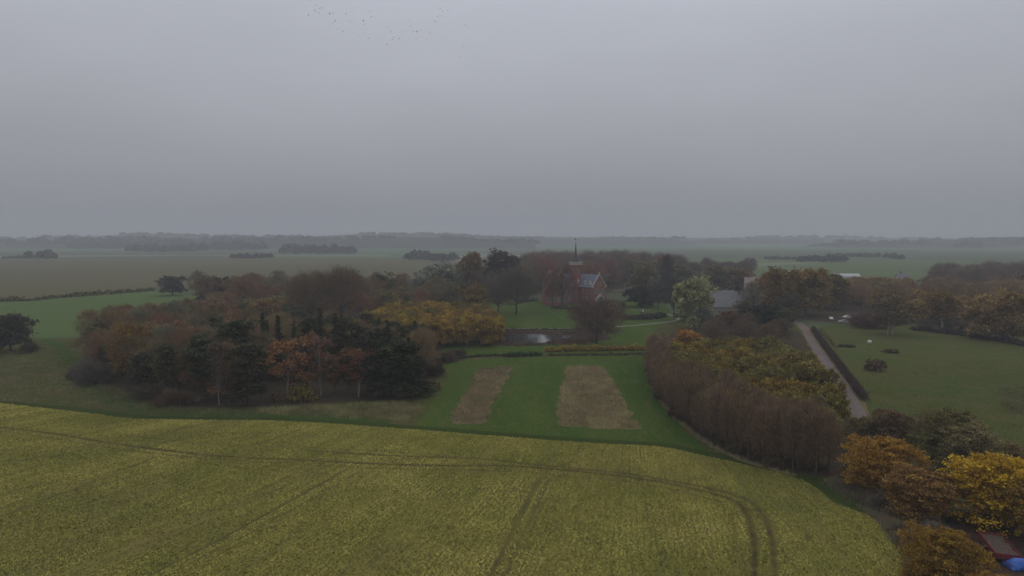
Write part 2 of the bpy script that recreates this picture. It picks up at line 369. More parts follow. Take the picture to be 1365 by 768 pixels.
sheet('far_field', [(880, 346), (1000, 344), (1200, 346), (1500, 352), (1500, 400), (1000, 400), (880, 380)], 3*Z, ground_mat('pasture', (.09, .13, .055), (.11, .135, .06), (.1, .12, .055), .006, .04, .4), 1, 20)
sheet('pale_field_strip', [(985, 352), (1100, 348), (1100, 350), (1010, 355), (985, 355)], 5*Z, ground_mat('pale_crop', (.17, .2, .11), (.15, .18, .1), (.17, .18, .11), .02, .1, 1), .6, 8)
sheet('red_soil_field', [(560, 344), (640, 340), (740, 340), (745, 346), (600, 349)], 6*Z, ground_mat('pale_soil', (.2, .16, .14), (.22, .18, .15), (.17, .15, .12), .01, .1, 1), 1, 15)
# surroundings of the park and the woods
sheet('rough_ground', [(-80, 456), (150, 450), (400, 430), (1010, 415), (1090, 440), (1160, 548), (1230, 640), (1280, 900), (1240, 1000), (900, 610), (560, 580), (340, 570), (-80, 560)], 2*Z, g_rough, .3, 4)
sheet('wood_floor', [(105, 500), (165, 522), (215, 536), (262, 543), (350, 543), (450, 536), (548, 531), (585, 505), (590, 478), (670, 462), (640, 438), (560, 400), (270, 410), (110, 455)], 3*Z, g_litter, .5, 4)
sheet('wood_floor', [(868, 470), (867, 500), (882, 540), (926, 580), (998, 616), (1060, 634), (1150, 640), (1146, 560), (1072, 445), (1000, 425), (900, 440)], 4*Z, g_litter, .3, 4)
sheet('park_lawn', [(600, 474), (870, 470), (874, 436), (905, 428), (880, 400), (600, 400), (560, 440)], 5*Z, g_lawn, .3, 4)
lawn_px = [(546, 572), (560, 560), (574, 540), (590, 515), (600, 498), (588, 490), (592, 484), (640, 480), (700, 476), (780, 474), (862, 474), (862, 492), (876, 520), (894, 550), (915, 573), (945, 603), (880, 596), (790, 590), (665, 581)]
sheet('mown_lawn', lawn_px, 6*Z, g_lawn, .12, 2)
patch1 = [(642, 492), (664, 489), (683, 489), (680, 500), (668, 518), (656, 540), (648, 562), (630, 566), (600, 564), (604, 550), (618, 530), (632, 508), (630, 500)]
patch2 = [(757, 489), (800, 487), (808, 497), (816, 505), (838, 548), (854, 572), (800, 572), (744, 568), (742, 550), (748, 520)]
sheet('rough_grass_patch', patch1, 7*Z, g_dry, .35, 1); sheet('rough_grass_patch', patch2, 7*Z, g_dry, .35, 1)
track_l = GP([(60, 452), (78, 462), (95, 480), (108, 503), (130, 525), (190, 545), (280, 552), (400, 556), (520, 563)])
def ribbon(line, wl, wr):
    t = np.gradient(line, axis=0); t /= np.linalg.norm(t, axis=1)[:, None]; nrm = np.stack([-t[:, 1], t[:, 0]], 1)
    wl = np.asarray(wl)*np.ones(len(line)); wr = np.asarray(wr)*np.ones(len(line))
    return np.vstack([line+nrm*wl[:, None], (line-nrm*wr[:, None])[::-1]])
sheet('grass_track', ribbon(smooth_line(track_l), 2.2, 2.2), 5*Z, ground_mat('green_track', (.045, .075, .016), (.055, .082, .02), (.06, .07, .024), .05, .3, 2.5, .1), .25, 3, world=True)
vergeL = smooth_line(GP([(-60, 536), (0, 539), (125, 552), (174, 558), (249, 560.5), (340, 561), (425, 564), (509, 570), (540, 572), (665, 582), (790, 591), (880, 597), (935, 607), (1002, 622), (1060, 637), (1111, 664), (1164, 691)]))
sheet('grass_verge', ribbon(vergeL, 3.2, .2), 8*Z, ground_mat('verge_grass', (.035, .056, .014), (.042, .062, .016), (.06, .058, .025), .06, .4, 2.5, .15), .15, 2, world=True)
vergeP = smooth_line(GP([(860, 482), (864, 500), (876, 525), (892, 548), (912, 568), (940, 590), (975, 608), (1015, 622), (1060, 635)]))
sheet('dry_verge', ribbon(vergeP, .8, .5), 9*Z, g_dry, .15, 2, world=True)
sheet('meadow', [(1086, 440), (1100, 434), (1140, 430), (1200, 432), (1290, 440), (1500, 470), (1700, 560), (1700, 640), (1365, 612), (1240, 622), (1165, 560), (1118, 490)], 6*Z, g_meadow, .3, 4)
sheet('field_margin', [(1096, 640), (1120, 632), (1150, 640), (1205, 660), (1255, 700), (1300, 780), (1320, 900), (1215, 900), (1213, 768), (1189, 723), (1164, 691), (1111, 664)], 5*Z, ground_mat('scrub_ground', (.11, .095, .055), (.13, .11, .065), (.08, .08, .04), .08, .5, 3, .25), .3, 2)
sheet('bare_yard', [(1255, 690), (1300, 680), (1365, 665), (1500, 700), (1600, 900), (1330, 900), (1290, 770), (1268, 720)], 7*Z, g_soil, .3, 2)
# road with a grass crown-free tarmac surface, widening towards the viewer
road = smooth_line(GP([(1052, 424), (1066, 432), (1074, 440), (1082, 455), (1098, 478), (1118, 505), (1138, 538), (1160, 580), (1190, 640), (1240, 720), (1275, 800)]))
sheet('dry_verge', ribbon(road, 2.3, 2.2), 8*Z, g_dry, .2, 2, world=True)
sheet('road', ribbon(road, 1.5, 1.5), 9*Z, m_road, .05, 3, world=True)
pth = smooth_line(GP([(640, 438.5), (700, 438), (770, 438), (830, 435), (870, 431.5), (898, 428), (904, 425), (897, 421), (885, 418)]))
sheet('garden_path', ribbon(pth, 1.0, 1.0), 8*Z, m_path, .08, 3, world=True)
sheet('garden_path', ribbon(smooth_line(GP([(818, 387.5), (830, 386.5), (842, 386)])), 1.6, 1.6), 8*Z, m_path, .1, 3, world=True)
sheet('garden_path', ribbon(smooth_line(GP([(836, 413), (850, 413.5), (868, 414)])), 1.0, 1.0), 8*Z, m_path, .1, 3, world=True)
sheet('wood_floor', [(1005, 424), (1060, 425), (1150, 436), (1250, 444), (1480, 470), (1480, 400), (1200, 394), (1005, 390)], 4*Z, g_litter, .5, 4)
sheet('wood_floor', [(690, 392), (790, 393), (905, 386), (1000, 400), (1000, 362), (690, 366)], 4*Z, g_litter, .5, 6)
# pond: dark mud bed round open water
sheet('pond_bank', [(640, 443), (700, 441), (800, 443), (815, 452), (780, 458), (690, 461), (640, 460), (630, 452)], 8*Z, g_soil, .3, 2)
mw, n_, l_, b_ = newmat('pond_water'); b_.inputs['Base Color'].default_value = (.03, .033, .03, 1); b_.inputs['Roughness'].default_value = .06; b_.inputs['Specular IOR Level'].default_value = .8
b_.inputs['IOR'].default_value = 1.6; tcw = n_.new('ShaderNodeTexCoord'); bump(n_, l_, b_, noise(n_, l_, tcw.outputs['Object'], 1.5, 3), .25, .02)
sheet('pond', [(668, 447), (692, 445), (724, 445), (762, 447), (768, 450), (740, 453), (727, 457), (690, 458), (668, 455)], 9*Z, mw, .2, 1.5)

# ------------------------------------------------------------ crop field (grid with tramlines)
far_edge = smooth_line(GP([(-160, 528), (-60, 534), (0, 538), (125, 552), (174, 558), (249, 560), (340, 560.5), (425, 564), (509, 570), (540, 572), (665, 582), (790, 591), (880, 596), (935, 607), (1002, 622), (1060, 637), (1090, 652), (1111, 670), (1140, 681), (1164, 691), (1189, 723), (1213, 768), (1230, 840), (1240, 1000)]), 5)
def resample(Lp, n):
    d = np.r_[0, np.cumsum(np.hypot(*np.diff(Lp, axis=0).T))]; s = np.linspace(0, d[-1], n); return np.stack([np.interp(s, d, Lp[:, 0]), np.interp(s, d, Lp[:, 1])], 1)
NU, NV = 460, 230
fe = resample(far_edge, NU); ne = resample(np.array([G(-700, 1100), G(1240, 1002)]), NU)
vv = np.linspace(0, 1, NV)**.8; GR = ne[:, None]*(1-vv)[None, :, None] + fe[:, None]*vv[None, :, None]
P2 = GR.reshape(-1, 2)
VP = G(835, 431)
def vnoise(u, v, seed):                 # smooth value noise on arrays
    tb = np.random.default_rng(seed).uniform(0, 1, (256, 256)); iu, iv = np.floor(u).astype(int), np.floor(v).astype(int); fu, fv = u-iu, v-iv
    fu = fu*fu*(3-2*fu); fv = fv*fv*(3-2*fv); g = lambda a, b: tb[a % 256, b % 256]
    return (g(iu, iv)*(1-fu)+g(iu+1, iv)*fu)*(1-fv)+(g(iu, iv+1)*(1-fu)+g(iu+1, iv+1)*fu)*fv
blots = [((355, 577), 5, 1.6, .5), ((460, 606), 8, 1.4, .5), ((545, 612), 7, 1.3, .5), ((650, 620), 9, 1.2, .45), ((760, 627), 9, 1.4, .6), ((860, 640), 7, 1.3, .55), ((935, 655), 5, 1.6, .5), ((1000, 682), 2.6, 2.6, .6), ((700, 665), 3, 9, .3), ((905, 700), 4, 7, .2)]
def blot_wear(P):
    o = np.zeros(len(P))
    for c, rx, ry, st in blots: q = (P-G(*c))/np.array([rx, ry]); o = np.maximum(o, st*np.exp(-(q**2).sum(1)))
    return o
track_defs = [([(-20, 573), (67, 584), (140, 597), (212, 606), (275, 612), (341, 617), (440, 622), (560, 627), (682, 629), (800, 639), (886, 651), (960, 670)], .35, .5),
 ([(200, 585), (300, 594), (410, 598), (500, 602), (600, 608)], .35, .45),
 ([(-20, 568), (67, 578), (140, 590), (212, 600), (275, 607), (341, 611), (440, 616), (560, 621), (682, 622), (800, 632), (886, 644), (968, 664), (993, 683), (1005, 724), (1006, 768), (1004, 900)], .5, .85),
 ([(410, 601), (520, 608), (640, 612), (700, 619), (800, 628), (886, 640), (984, 662), (1017, 687), (1029, 724), (1034, 780), (1040, 900)], .45, .8),
 ([(150, 795), (200, 768), (330, 700), (465, 625)], .4, .55), ([(170, 800), (222, 770), (350, 702), (478, 630)], .4, .45),
 ([(-60, 712), (0, 690), (105, 650), (210, 610)], .4, .5), ([(-60, 730), (10, 702), (110, 660), (222, 616)], .45, .3),
 ([(640, 800), (682, 711), (719, 638)], .5, .55), ([(656, 800), (697, 715), (731, 640)], .5, .45), ([(975, 800), (979, 720), (976, 678)], .3, .3)]
wear = np.zeros(len(P2))
for pts, wdh, st in track_defs:
    d = seg_dist(P2, smooth_line(GP(pts), 5)); wear = np.maximum(wear, st*np.exp(-(d/wdh)**2))
    wear = np.maximum(wear, .35*st*np.exp(-(d/(wdh*3.5))**2))
wear = np.maximum(wear, .8*blot_wear(P2))
ang = np.arctan2(P2[:, 0]-VP[0], VP[1]-P2[:, 1])
idx = np.arange(NU*NV).reshape(NU, NV)
F = np.stack([idx[:-1, :-1], idx[1:, :-1], idx[1:, 1:], idx[:-1, 1:]], -1).reshape(-1, 4)
mf, n_, l_, b_ = newmat('mustard_crop')
tcf = n_.new('ShaderNodeTexCoord'); ov = tcf.outputs['Object']
aw = n_.new('ShaderNodeAttribute'); aw.attribute_name = 'tone'; ar = n_.new('ShaderNodeAttribute'); ar.attribute_name = 'row'
def mth(op, a, b=None):
    k = n_.new('ShaderNodeMath'); k.operation = op
    for i, q in enumerate((a, b)):
        if q is None: continue
        if hasattr(q, 'links'): l_.new(q, k.inputs[i])
        else: k.inputs[i].default_value = q
    return k.outputs[0]
c1 = mixc(n_, l_, rng_(n_, l_, noise(n_, l_, ov, .022, 5), .4, .62), (.225, .2, .048), (.24, .2, .056))
c1 = mixc(n_, l_, rng_(n_, l_, noise(n_, l_, ov, .06, 5, .65), .48, .72), c1, (.125, .145, .032))
c1 = mixc(n_, l_, rng_(n_, l_, noise(n_, l_, ov, .11, 5, .7), .55, .78), c1, (.155, .115, .05))
cv = n_.new('ShaderNodeCombineXYZ'); l_.new(mth('MULTIPLY', ar.outputs['Fac'], 1.), cv.inputs[0]); sx = n_.new('ShaderNodeSeparateXYZ'); l_.new(ov, sx.inputs[0]); l_.new(mth('MULTIPLY', sx.outputs[1], .12), cv.inputs[1])
rn = noise(n_, l_, cv.outputs[0], .9, 4, .7); rn2 = noise(n_, l_, cv.outputs[0], .12, 3, .6)
fine = noise(n_, l_, ov, 3.2, 4, .75)
c1 = mixc(n_, l_, rng_(n_, l_, rn, .45, .7, 0, .75), c1, (.095, .085, .03))
c1 = mixc(n_, l_, rng_(n_, l_, rn2, .5, .75, 0, .55), c1, (.11, .115, .03))
c1 = mixc(n_, l_, mth('MULTIPLY', aw.outputs['Fac'], rng_(n_, l_, noise(n_, l_, ov, .5, 4, .7), .3, .6, .5, 1.1)), c1, (.05, .038, .02))
g = n_.new('ShaderNodeVectorMath'); g.operation = 'SCALE'; l_.new(c1, g.inputs[0]); l_.new(rng_(n_, l_, fine, .3, .7, .62, 1.35), g.inputs['Scale']); l_.new(g.outputs[0], b_.inputs['Base Color'])
bump(n_, l_, b_, mth('ADD', fine, mth('MULTIPLY', rn, 1.5)), .9, .22)
me = np_mesh('mustard_field', np.c_[P2, np.full(len(P2), 10*Z)], F, mf, wear)
a = me.attributes.new('row', 'FLOAT', 'POINT'); a.data.foreach_set('value', (ang/.0035).astype(np.float32))
tag(link('crop_field', me), kind='structure')
# plants standing in the drilled rows
fp = np.vstack([fe, ne[::-1]])
lo, hi = P2.min(0), P2.max(0); Q = rng.uniform(lo, hi, (900000, 2)); Q = Q[inside(Q, fp)]
a_ = np.arctan2(Q[:, 0]-VP[0], VP[1]-Q[:, 1]); r_ = np.hypot(Q[:, 0]-VP[0], Q[:, 1]-VP[1])
a2 = (np.round(a_/.0032)+rng.normal(0, .22, len(Q)))*.0032; Q = np.stack([VP[0]+r_*np.sin(a2), VP[1]-r_*np.cos(a2)], 1); Q = Q[inside(Q, fp)]
wv = np.zeros(len(Q))
for pts, wdh, st in track_defs: wv = np.maximum(wv, st*np.exp(-(seg_dist(Q, smooth_line(GP(pts), 5))/(wdh*1.15))**2))
wv = np.maximum(wv, blot_wear(Q)*vnoise(Q[:, 0]*1.3, Q[:, 1]*1.3, 3)*1.2)
ph = np.sin(Q[:, 0]*.09+1.7*np.sin(Q[:, 1]*.07))*np.sin(Q[:, 1]*.11+Q[:, 0]*.03)
aq = np.arctan2(Q[:, 0]-VP[0], VP[1]-Q[:, 1])/.0032; rq = np.hypot(Q[:, 0]-VP[0], Q[:, 1]-VP[1])
rown = .42*vnoise(aq*.5, rq/22, 11)+.33*vnoise(aq*.14, rq/70, 12)+.25*vnoise(aq*1.0, rq/6, 13)
patch = .6*vnoise(Q[:, 0]/22, Q[:, 1]/16, 14)+.4*vnoise(Q[:, 0]/7, Q[:, 1]/6, 15)
keep = rng.uniform(0, 1, len(Q)) > wv*2+np.clip((.48-rown)*3.4, 0, .62)+np.clip((.36-patch)*1.5, 0, .3)
Q = Q[keep]; rown = rown[keep]; patch = patch[keep]
n = len(Q); hgt = rng.uniform(.06, .22, n); a3 = rng.uniform(0, 6.28, n); wd2 = rng.uniform(.03, .09, n)
U = np.stack([np.cos(a3)*wd2, np.sin(a3)*wd2, rng.normal(0, .03, n)], 1); Vv = np.stack([rng.normal(0, .07, n), rng.normal(0, .07, n), hgt*.5], 1)
V, F = quads(np.c_[Q, hgt*.5+10*Z], U, Vv)
mt, n_, l_, b_ = newmat('mustard_leaves'); at = n_.new('ShaderNodeAttribute'); at.attribute_name = 'tone'
cr = n_.new('ShaderNodeValToRGB'); l_.new(at.outputs['Fac'], cr.inputs[0]); cr.color_ramp.elements[0].color = (.25, .24, .07, 1); cr.color_ramp.elements[1].color = (.52, .46, .13, 1); k = cr.color_ramp.elements.new(.5); k.color = (.385, .355, .085, 1)
tco = n_.new('ShaderNodeTexCoord'); l_.new(mixc(n_, l_, rng_(n_, l_, noise(n_, l_, tco.outputs['Object'], .05, 5, .65), .45, .7, 0, .7), cr.outputs[0], (.165, .19, .03)), b_.inputs['Base Color'])
tag(link('crop_plants', np_mesh('crop_plants', V, F, mt, np.repeat(np.clip(rng.normal(.5, .09, n)+(rown-.5)*1.25+(patch-.5)*1.1, 0, 1), 4))), 'low yellow-green crop plants covering the big foreground field in rows', 'crop', kind='stuff')

# ------------------------------------------------------------ tall dry grass (stuff)
def tufts(name, polys, n, h, c, label, world=False, wide=.05):
    Cs = []
    for p in polys:
        P = p if world else GP(p); lo, hi = P.min(0), P.max(0); Q = rng.uniform(lo, hi, (n*3, 2)); Q = Q[inside(Q, P)][:n]
        s = np.sin(Q[:, 0]*.5+2*np.sin(Q[:, 1]*.23))*np.sin(Q[:, 1]*.37+Q[:, 0]*.2); Q = Q[rng.uniform(0, 1, len(Q)) > .45*(s < -.1)]; Cs.append(Q)
    Q = np.vstack(Cs); Q = np.repeat(Q, 4, 0)+rng.normal(0, .12 if world else .5, (len(Q)*4, 2)); m = len(Q)
    lowf = .6*vnoise(Q[:, 0]/3.5, Q[:, 1]/6, 21)+.4*vnoise(Q[:, 0]/1.3, Q[:, 1]/2, 22)
    sel = rng.uniform(0, 1, m) > np.clip((.42-lowf)*4, 0, .8); Q = Q[sel]; lowf = lowf[sel]; m = len(Q)
    V, F, t = twigs(np.c_[Q, np.zeros(m)], np.c_[rng.normal(0, .3, (m, 2)), np.ones(m)], h, wide, np.clip(rng.normal(.5, .2, m)+(lowf-.5)*1.6, 0, 1))
    o = link(name, np_mesh(name, V, F, M_TWIG, t)); o.color = c4(c); return tag(o, label, 'grass', kind='stuff')
tufts('dry_grass', [patch1], 2600, .75, (.26, .2, .115), 'tall brown dead grass in the narrow unmown strip left on the lawn', wide=.08)
tufts('dry_grass', [patch2], 4200, .75, (.32, .255, .14), 'tall straw coloured grass in the wide unmown strip right on the lawn', wide=.08)
tufts('dry_grass', [[(345, 545), (450, 540), (548, 535), (570, 545), (545, 562), (430, 557), (345, 552)]], 3200, .7, (.25, .225, .105), 'dry straw grass below the conifers between wood and crop field', wide=.08)
tufts('dry_grass', [[(-60, 462), (60, 458), (85, 475), (105, 510), (170, 545), (60, 540), (-60, 532)]], 3800, .5, (.24, .2, .11), 'rough brownish grass at the left edge behind the crop field', wide=.09)
tufts('dry_grass', [[(130, 510), (200, 532), (260, 545), (345, 548), (345, 556), (200, 551), (125, 530)]], 2200, .6, (.15, .145, .07), 'pale rough grass along the left front of the mixed wood', wide=.08)
tufts('dry_grass', [ribbon(vergeP, 1.0, .7)], 2200, .7, (.26, .21, .12), 'pale dead grass edging the bare tree belt beside the lawn', world=True)
tufts('dry_grass', [[(1100, 645), (1150, 642), (1205, 662), (1255, 705), (1290, 780), (1225, 780), (1195, 725), (1168, 692)]], 5200, .8, (.2, .165, .11), 'tangled grey-brown dead grass under the autumn trees beside the crop', wide=.05)
tufts('reeds', [[(636, 443), (668, 447), (668, 455), (690, 459), (727, 458), (740, 453), (768, 451), (768, 447), (724, 444.5), (692, 444.5), (668, 446), (640, 441), (800, 442), (812, 452), (780, 459), (690, 462), (636, 460)]], 3600, 1.0, (.13, .095, .07), 'dark brown reeds round the small pond', wide=.12)
tufts('meadow_grass', [[(1325, 520), (1365, 515), (1420, 530), (1420, 560), (1340, 552)], [(1200, 560), (1228, 552), (1240, 575), (1215, 590)]], 900, .6, (.17, .12, .075), 'brown dead weeds in patches on the right-hand meadow', wide=.09)
tufts('meadow_grass', [[(1150, 500), (1300, 480), (1500, 510), (1500, 620), (1260, 610), (1180, 560)]], 5000, .35, (.14, .14, .06), 'tussocky grass across the right-hand meadow', wide=.1)

# ------------------------------------------------------------ hedges (each one plant mass clipped as a line)
def hedge(line, wdt, h, color, label, dens=14, size=.5, bare=False, bump_=.25, name='hedge'):
    o0 = line[0]
    L2 = smooth_line(line, 5); d = np.r_[0, np.cumsum(np.hypot(*np.diff(L2, axis=0).T))]; n = int(d[-1]*dens*h*1.3)
    s = rng.uniform(0, d[-1], n); x = np.interp(s, d, L2[:, 0])-o0[0]; y = np.interp(s, d, L2[:, 1])-o0[1]
    hh = h*(1+bump_*np.interp(s, np.linspace(0, d[-1], max(3, int(d[-1]/h))), rng.normal(0, 1, max(3, int(d[-1]/h)))))
    a = rng.uniform(0, math.pi, n); rr = rng.uniform(.55, 1, n); C = np.stack([x+np.cos(a)*rr*wdt*.5*rng.uniform(.3, 1, n), y+rng.uniform(-.5, .5, n)*wdt, np.abs(np.sin(a))*rr*hh*rng.uniform(.5, 1, n)+.1], 1)
    tone = np.clip(rng.normal(.5, .25, n), 0, 1)
    if bare: V, F, t = twigs(C, rand_dir(n)+np.array([0, 0, .8]), .8, .08, tone)
    else: V, F, t = leaves(C, size, tone)
    root = link(name, np_mesh('hedge_foliage', V, F, M_TWIG if bare else M_LEAF, t), None, (o0[0], o0[1], 0)); root.color = c4(color)
    return tag(root, label, 'hedge')
hedge(GP([(-60, 403.5), (0, 402), (45, 401), (70, 398), (130, 393.5), (205, 388)]), 3, 3.2, OLIVE, 'long dark field hedge between stubble field and green field at left', 10, .9)
hedge(GP([(1084, 441), (1094, 455), (1112, 480), (1134, 510), (1153, 535)]), 2.4, 2.2, (.085, .058, .048), 'dark brown clipped hedge running along the right side of the road', 60, .28, True, .08)
hedge(GP([(1094, 440), (1105, 452), (1115, 464)]), 1.2, 1.2, OLIVE, 'low thin hedge inside the meadow beside the road hedge', 20, .35)
hedge(GP([(728, 469), (760, 468), (800, 467.5), (840, 467), (866, 467)]), 3, 2.0, OCHRE, 'yellowish low hedge across the far end of the striped lawn', 30, .4)
hedge(GP([(590, 482), (625, 477), (655, 475), (676, 475)]), 1.4, .9, (.06, .055, .035), 'thin dark ditch-side scrub at the far left of the lawn', 30, .35)
hedge(GP([(676, 476), (700, 475), (722, 474)]), 2.2, 1.5, (.045, .07, .03), 'dark green low shrubs in the middle of the lawn far edge', 40, .35)
hedge(GP([(730, 474.5), (800, 474), (866, 473)]), 1.2, .8, (.07, .055, .035), 'dark weedy ditch edge in front of the yellowish hedge', 30, .3)
hedge(GP([(1215, 440), (1270, 446), (1330, 455), (1400, 468)]), 3, 2.6, (.07, .06, .055), 'dark hedge closing the far side of the meadow at right', 22, .5)
hedge(GP([(652, 441), (690, 440.5), (740, 440), (790, 440)]), 1.5, .9, (.09, .07, .04), 'brown reedy bank between garden path and pond', 25, .35)
hedge(GP([(832, 425), (850, 426), (868, 425), (885, 422)]), 5, 2.8, (.07, .068, .05), 'dark shrubbery above the curve of the garden path', 30, .5)
hedge(GP([(735, 411), (750, 412), (770, 413), (788, 412)]), 2.5, 2.0, (.1, .09, .055), 'low dark shrub border along the front of the manor', 30, .4)
hedge(GP([(690, 404), (705, 402), (716, 402)]), 4, 2.2, (.05, .055, .045), 'low dark shrub row left of the red brick manor', 25, .5)

# ------------------------------------------------------------ LEFT WOOD: single trees one can tell apart
grp = 'trees of the mixed wood left of the lawn'
T(382, 531, 440, 66, 'thin', (.33, .175, .075), 'orange leaved birch with a forked pale trunk at the front of the left wood', bark=PALEBARK)
T(409, 526, 432, 42, 'thin', (.25, .125, .07), 'tall rust-orange birch just right of the forked pale birch')
T(428, 528, 436, 40, 'thin', (.2, .115, .085), 'nearly bare pinkish birch with thin pale stems before the spruces', bark=PALEBARK)
T(402, 534, 500, 34, 'bush', OLIVEY, 'yellowish low bush at the foot of the forked pale birch')
T(371, 534, 512, 16, 'bush', (.25, .16, .08), 'small tan bush left of the forked birch trunk')
T(464, 528, 455, 50, 'thin', (.21, .105, .06), 'rusty red small tree at the wood edge left of two pale trunks')
T(478, 529, 460, 44, 'thin', (.2, .095, .06), 'red-brown tree on two slim pale trunks at the wood edge', bark=PALEBARK)
T(496, 527, 466, 44, 'thin', (.27, .125, .055), 'orange-brown small tree in front of the dark spruces', vary=.03)
T(447, 526, 478, 30, 'thin', REDB, 'low reddish bare tree left of the rusty trees')
T(292, 540, 446, 34, 'thin', (.13, .09, .07), 'birch with white stems among dark pines in the left wood', bark=(.3, .28, .25))
T(305, 538, 452, 30, 'bare', REDB, 'reddish bare tree right of the white stemmed birch')
T(176, 512, 424, 48, 'leafy', (.24, .15, .045), 'ochre-orange tree showing among bare trees at the left of the wood')
T(128, 512, 470, 44, 'twiggy', (.16, .125, .1), 'rounded tan thicket at the left corner of the wood')
T(110, 505, 478, 34, 'twiggy', (.15, .125, .095), 'smaller tan bush left of the corner thicket')
T(205, 532, 505, 50, 'twiggy', (.14, .115, .075), 'olive-brown brush at the front of the wood')
T(236, 540, 514, 50, 'twiggy', (.13, .085, .055), 'dark brown brush low along the wood front')
T(140, 500, 458, 40, 'conifer', EVER, 'small dark conifer at the left corner of the wood')
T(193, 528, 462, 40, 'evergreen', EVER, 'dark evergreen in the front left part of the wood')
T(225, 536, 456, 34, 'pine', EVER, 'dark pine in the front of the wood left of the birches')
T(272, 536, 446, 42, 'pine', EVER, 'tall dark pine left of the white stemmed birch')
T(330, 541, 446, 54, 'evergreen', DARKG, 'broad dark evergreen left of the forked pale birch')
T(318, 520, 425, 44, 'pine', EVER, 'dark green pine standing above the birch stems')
for i, (px, by, ty, wp, lab) in enumerate([(352, 505, 413, 26, 'pointed spruce, leftmost of the spiky spruce row'), (372, 505, 417, 26, 'short pointed spruce second in the spiky row'), (394, 508, 424, 28, 'spruce hidden behind the rust-orange birch'),
    (412, 500, 414, 26, 'rounded dark evergreen above the tall rust-orange birch'), (428, 500, 407, 30, 'tallest pointed spruce in the middle of the spiky row'), (448, 505, 414, 34, 'dark spruce right of the tallest spruce'), (470, 505, 420, 38, 'broad rounded evergreen above the rusty red tree'),
    (494, 510, 431, 46, 'rounded dark evergreen above the orange-brown small tree'), (517, 520, 423, 46, 'narrow tall spruce with tip against the ochre grove'), (530, 529, 446, 56, 'big rounded evergreen near the right end of the wood'), (552, 527, 456, 50, 'dark spruce at the right corner of the wood'), (508, 528, 460, 46, 'low dark evergreen behind the orange-brown tree')]):
    rd = i in (3, 6, 7, 9, 11); T(px, by, ty, wp*(1.25 if rd else 1), 'evergreen' if rd else 'conifer', DARKG, lab, group='evergreens of the left wood', vary=.12)
T(578, 500, 470, 34, 'twiggy', (.11, .075, .06), 'dull red-brown bush between spruces and lawn')
T(590, 482, 466, 40, 'twiggy', (.1, .07, .055), 'dark brown scrub in front of the ochre grove')
T(610, 474, 463, 28, 'twiggy', (.1, .075, .055), 'small dark scrub at the far left of the lawn')
T(575, 520, 500, 26, 'bush', OLIVE, 'olive green low bush at the left edge of the lawn')
LW = [(1.3, 'leafy', (.26, .155, .08), (10, 15), .75, 'pinkish brown leaved tree inside the mixed wood left of the lawn'), (2, 'bare', TWIG, (11, 17), .65, 'bare brown tree inside the mixed wood left of the lawn'), (2, 'bare', REDB, (12, 16), .55, 'bare reddish tree inside the mixed wood left of the lawn'), (1.2, 'bare', GREYT, (14, 17), .6, 'bare greyish tree inside the mixed wood left of the lawn'),
      (.8, 'pine', EVER, (11, 15), .5, 'dark evergreen inside the mixed wood left of the lawn'), (1.3, 'leafy', (.2, .165, .065), (10, 14), .8, 'olive leaved tree inside the mixed wood left of the lawn')]
wood([(120, 490), (165, 515), (210, 528), (262, 536), (330, 535), (345, 500), (335, 462), (310, 455), (170, 458), (135, 468)], 6.2, LW, grp)
wood([(335, 500), (560, 515), (572, 485), (560, 470), (470, 458), (330, 458)], 8, [(.6, 'conifer', DARKG, (11, 15), .42, 'dark spruce packed behind the spiky spruce row'), (1, 'evergreen', EVER, (11, 14), .6, 'rounded evergreen packed behind the spiky spruce row'), (.7, 'bare', TWIG, (12, 16), .6, 'bare tree packed behind the spiky spruce row')], 'trees packed behind the spiky row')
# ochre grove
wood([(520, 464), (600, 464), (664, 460), (655, 443), (610, 432), (520, 432), (500, 450)], 6.2, [(2, 'round', (.32, .215, .045), (10, 12), .85, 'ochre leaved tree in the dense grove left of the pond'), (1.6, 'round', (.22, .16, .05), (10, 12.5), .85, 'duller ochre tree in the dense grove left of the pond')], 'trees of the ochre grove')
# belt behind the wood
T(230, 394, 366, 34, 'round', (.06, .065, .045), 'dark rounded tree at the end of the long field hedge')
T(266, 402, 360, 30, 'bare', GREYT, 'grey bare tree right of the rounded hedge-end tree')
T(285, 410, 366, 44, 'round', (.06, .06, .045), 'dark bushy tree below the grey bare tree')
T(455, 432, 360, 66, 'wide', (.17, .115, .07), 'big brown tree standing tallest over the middle of the left woods', vary=.03)
T(415, 436, 366, 60, 'wide', (.155, .105, .06), 'large brown tree left of the tallest brown tree')
T(505, 412, 362, 44, 'round', (.1, .1, .055), 'dull green tree right of the tallest brown tree')
T(368, 428, 392, 46, 'round', OLIVE, 'rounded olive tree above the pines')
T(395, 436, 402, 40, 'round', (.13, .17, .08), 'pale green tree showing behind the spiky spruces')
T(585, 402, 346, 58, 'round', SILV, 'silvery grey-green willow behind the ochre grove', bark=PALEBARK)
T(560, 404, 366, 34, 'round', (.17, .18, .13), 'smaller grey willow left of the silvery willow')
T(604, 402, 362, 30, 'round', (.15, .16, .115), 'grey-green willow right of the silvery willow')
T(628, 398, 332, 38, 'round', (.2, .115, .055), 'rust-brown rounded tree right of the silvery willow', bark=BROWN_BARK)
T(634, 432, 376, 42, 'round', (.2, .135, .05), 'brown-ochre tree between the ochre grove and the park')
T(668, 396, 330, 50, 'round', (.085, .065, .065), 'dark purple-brown tree rising left of the manor')
T(688, 419, 360, 58, 'wide', (.135, .11, .085), 'round bare tree on the park lawn left of the manor', vary=.02)
T(664, 418, 372, 40, 'wide', (.13, .105, .08), 'smaller bare tree left of the round bare park tree')
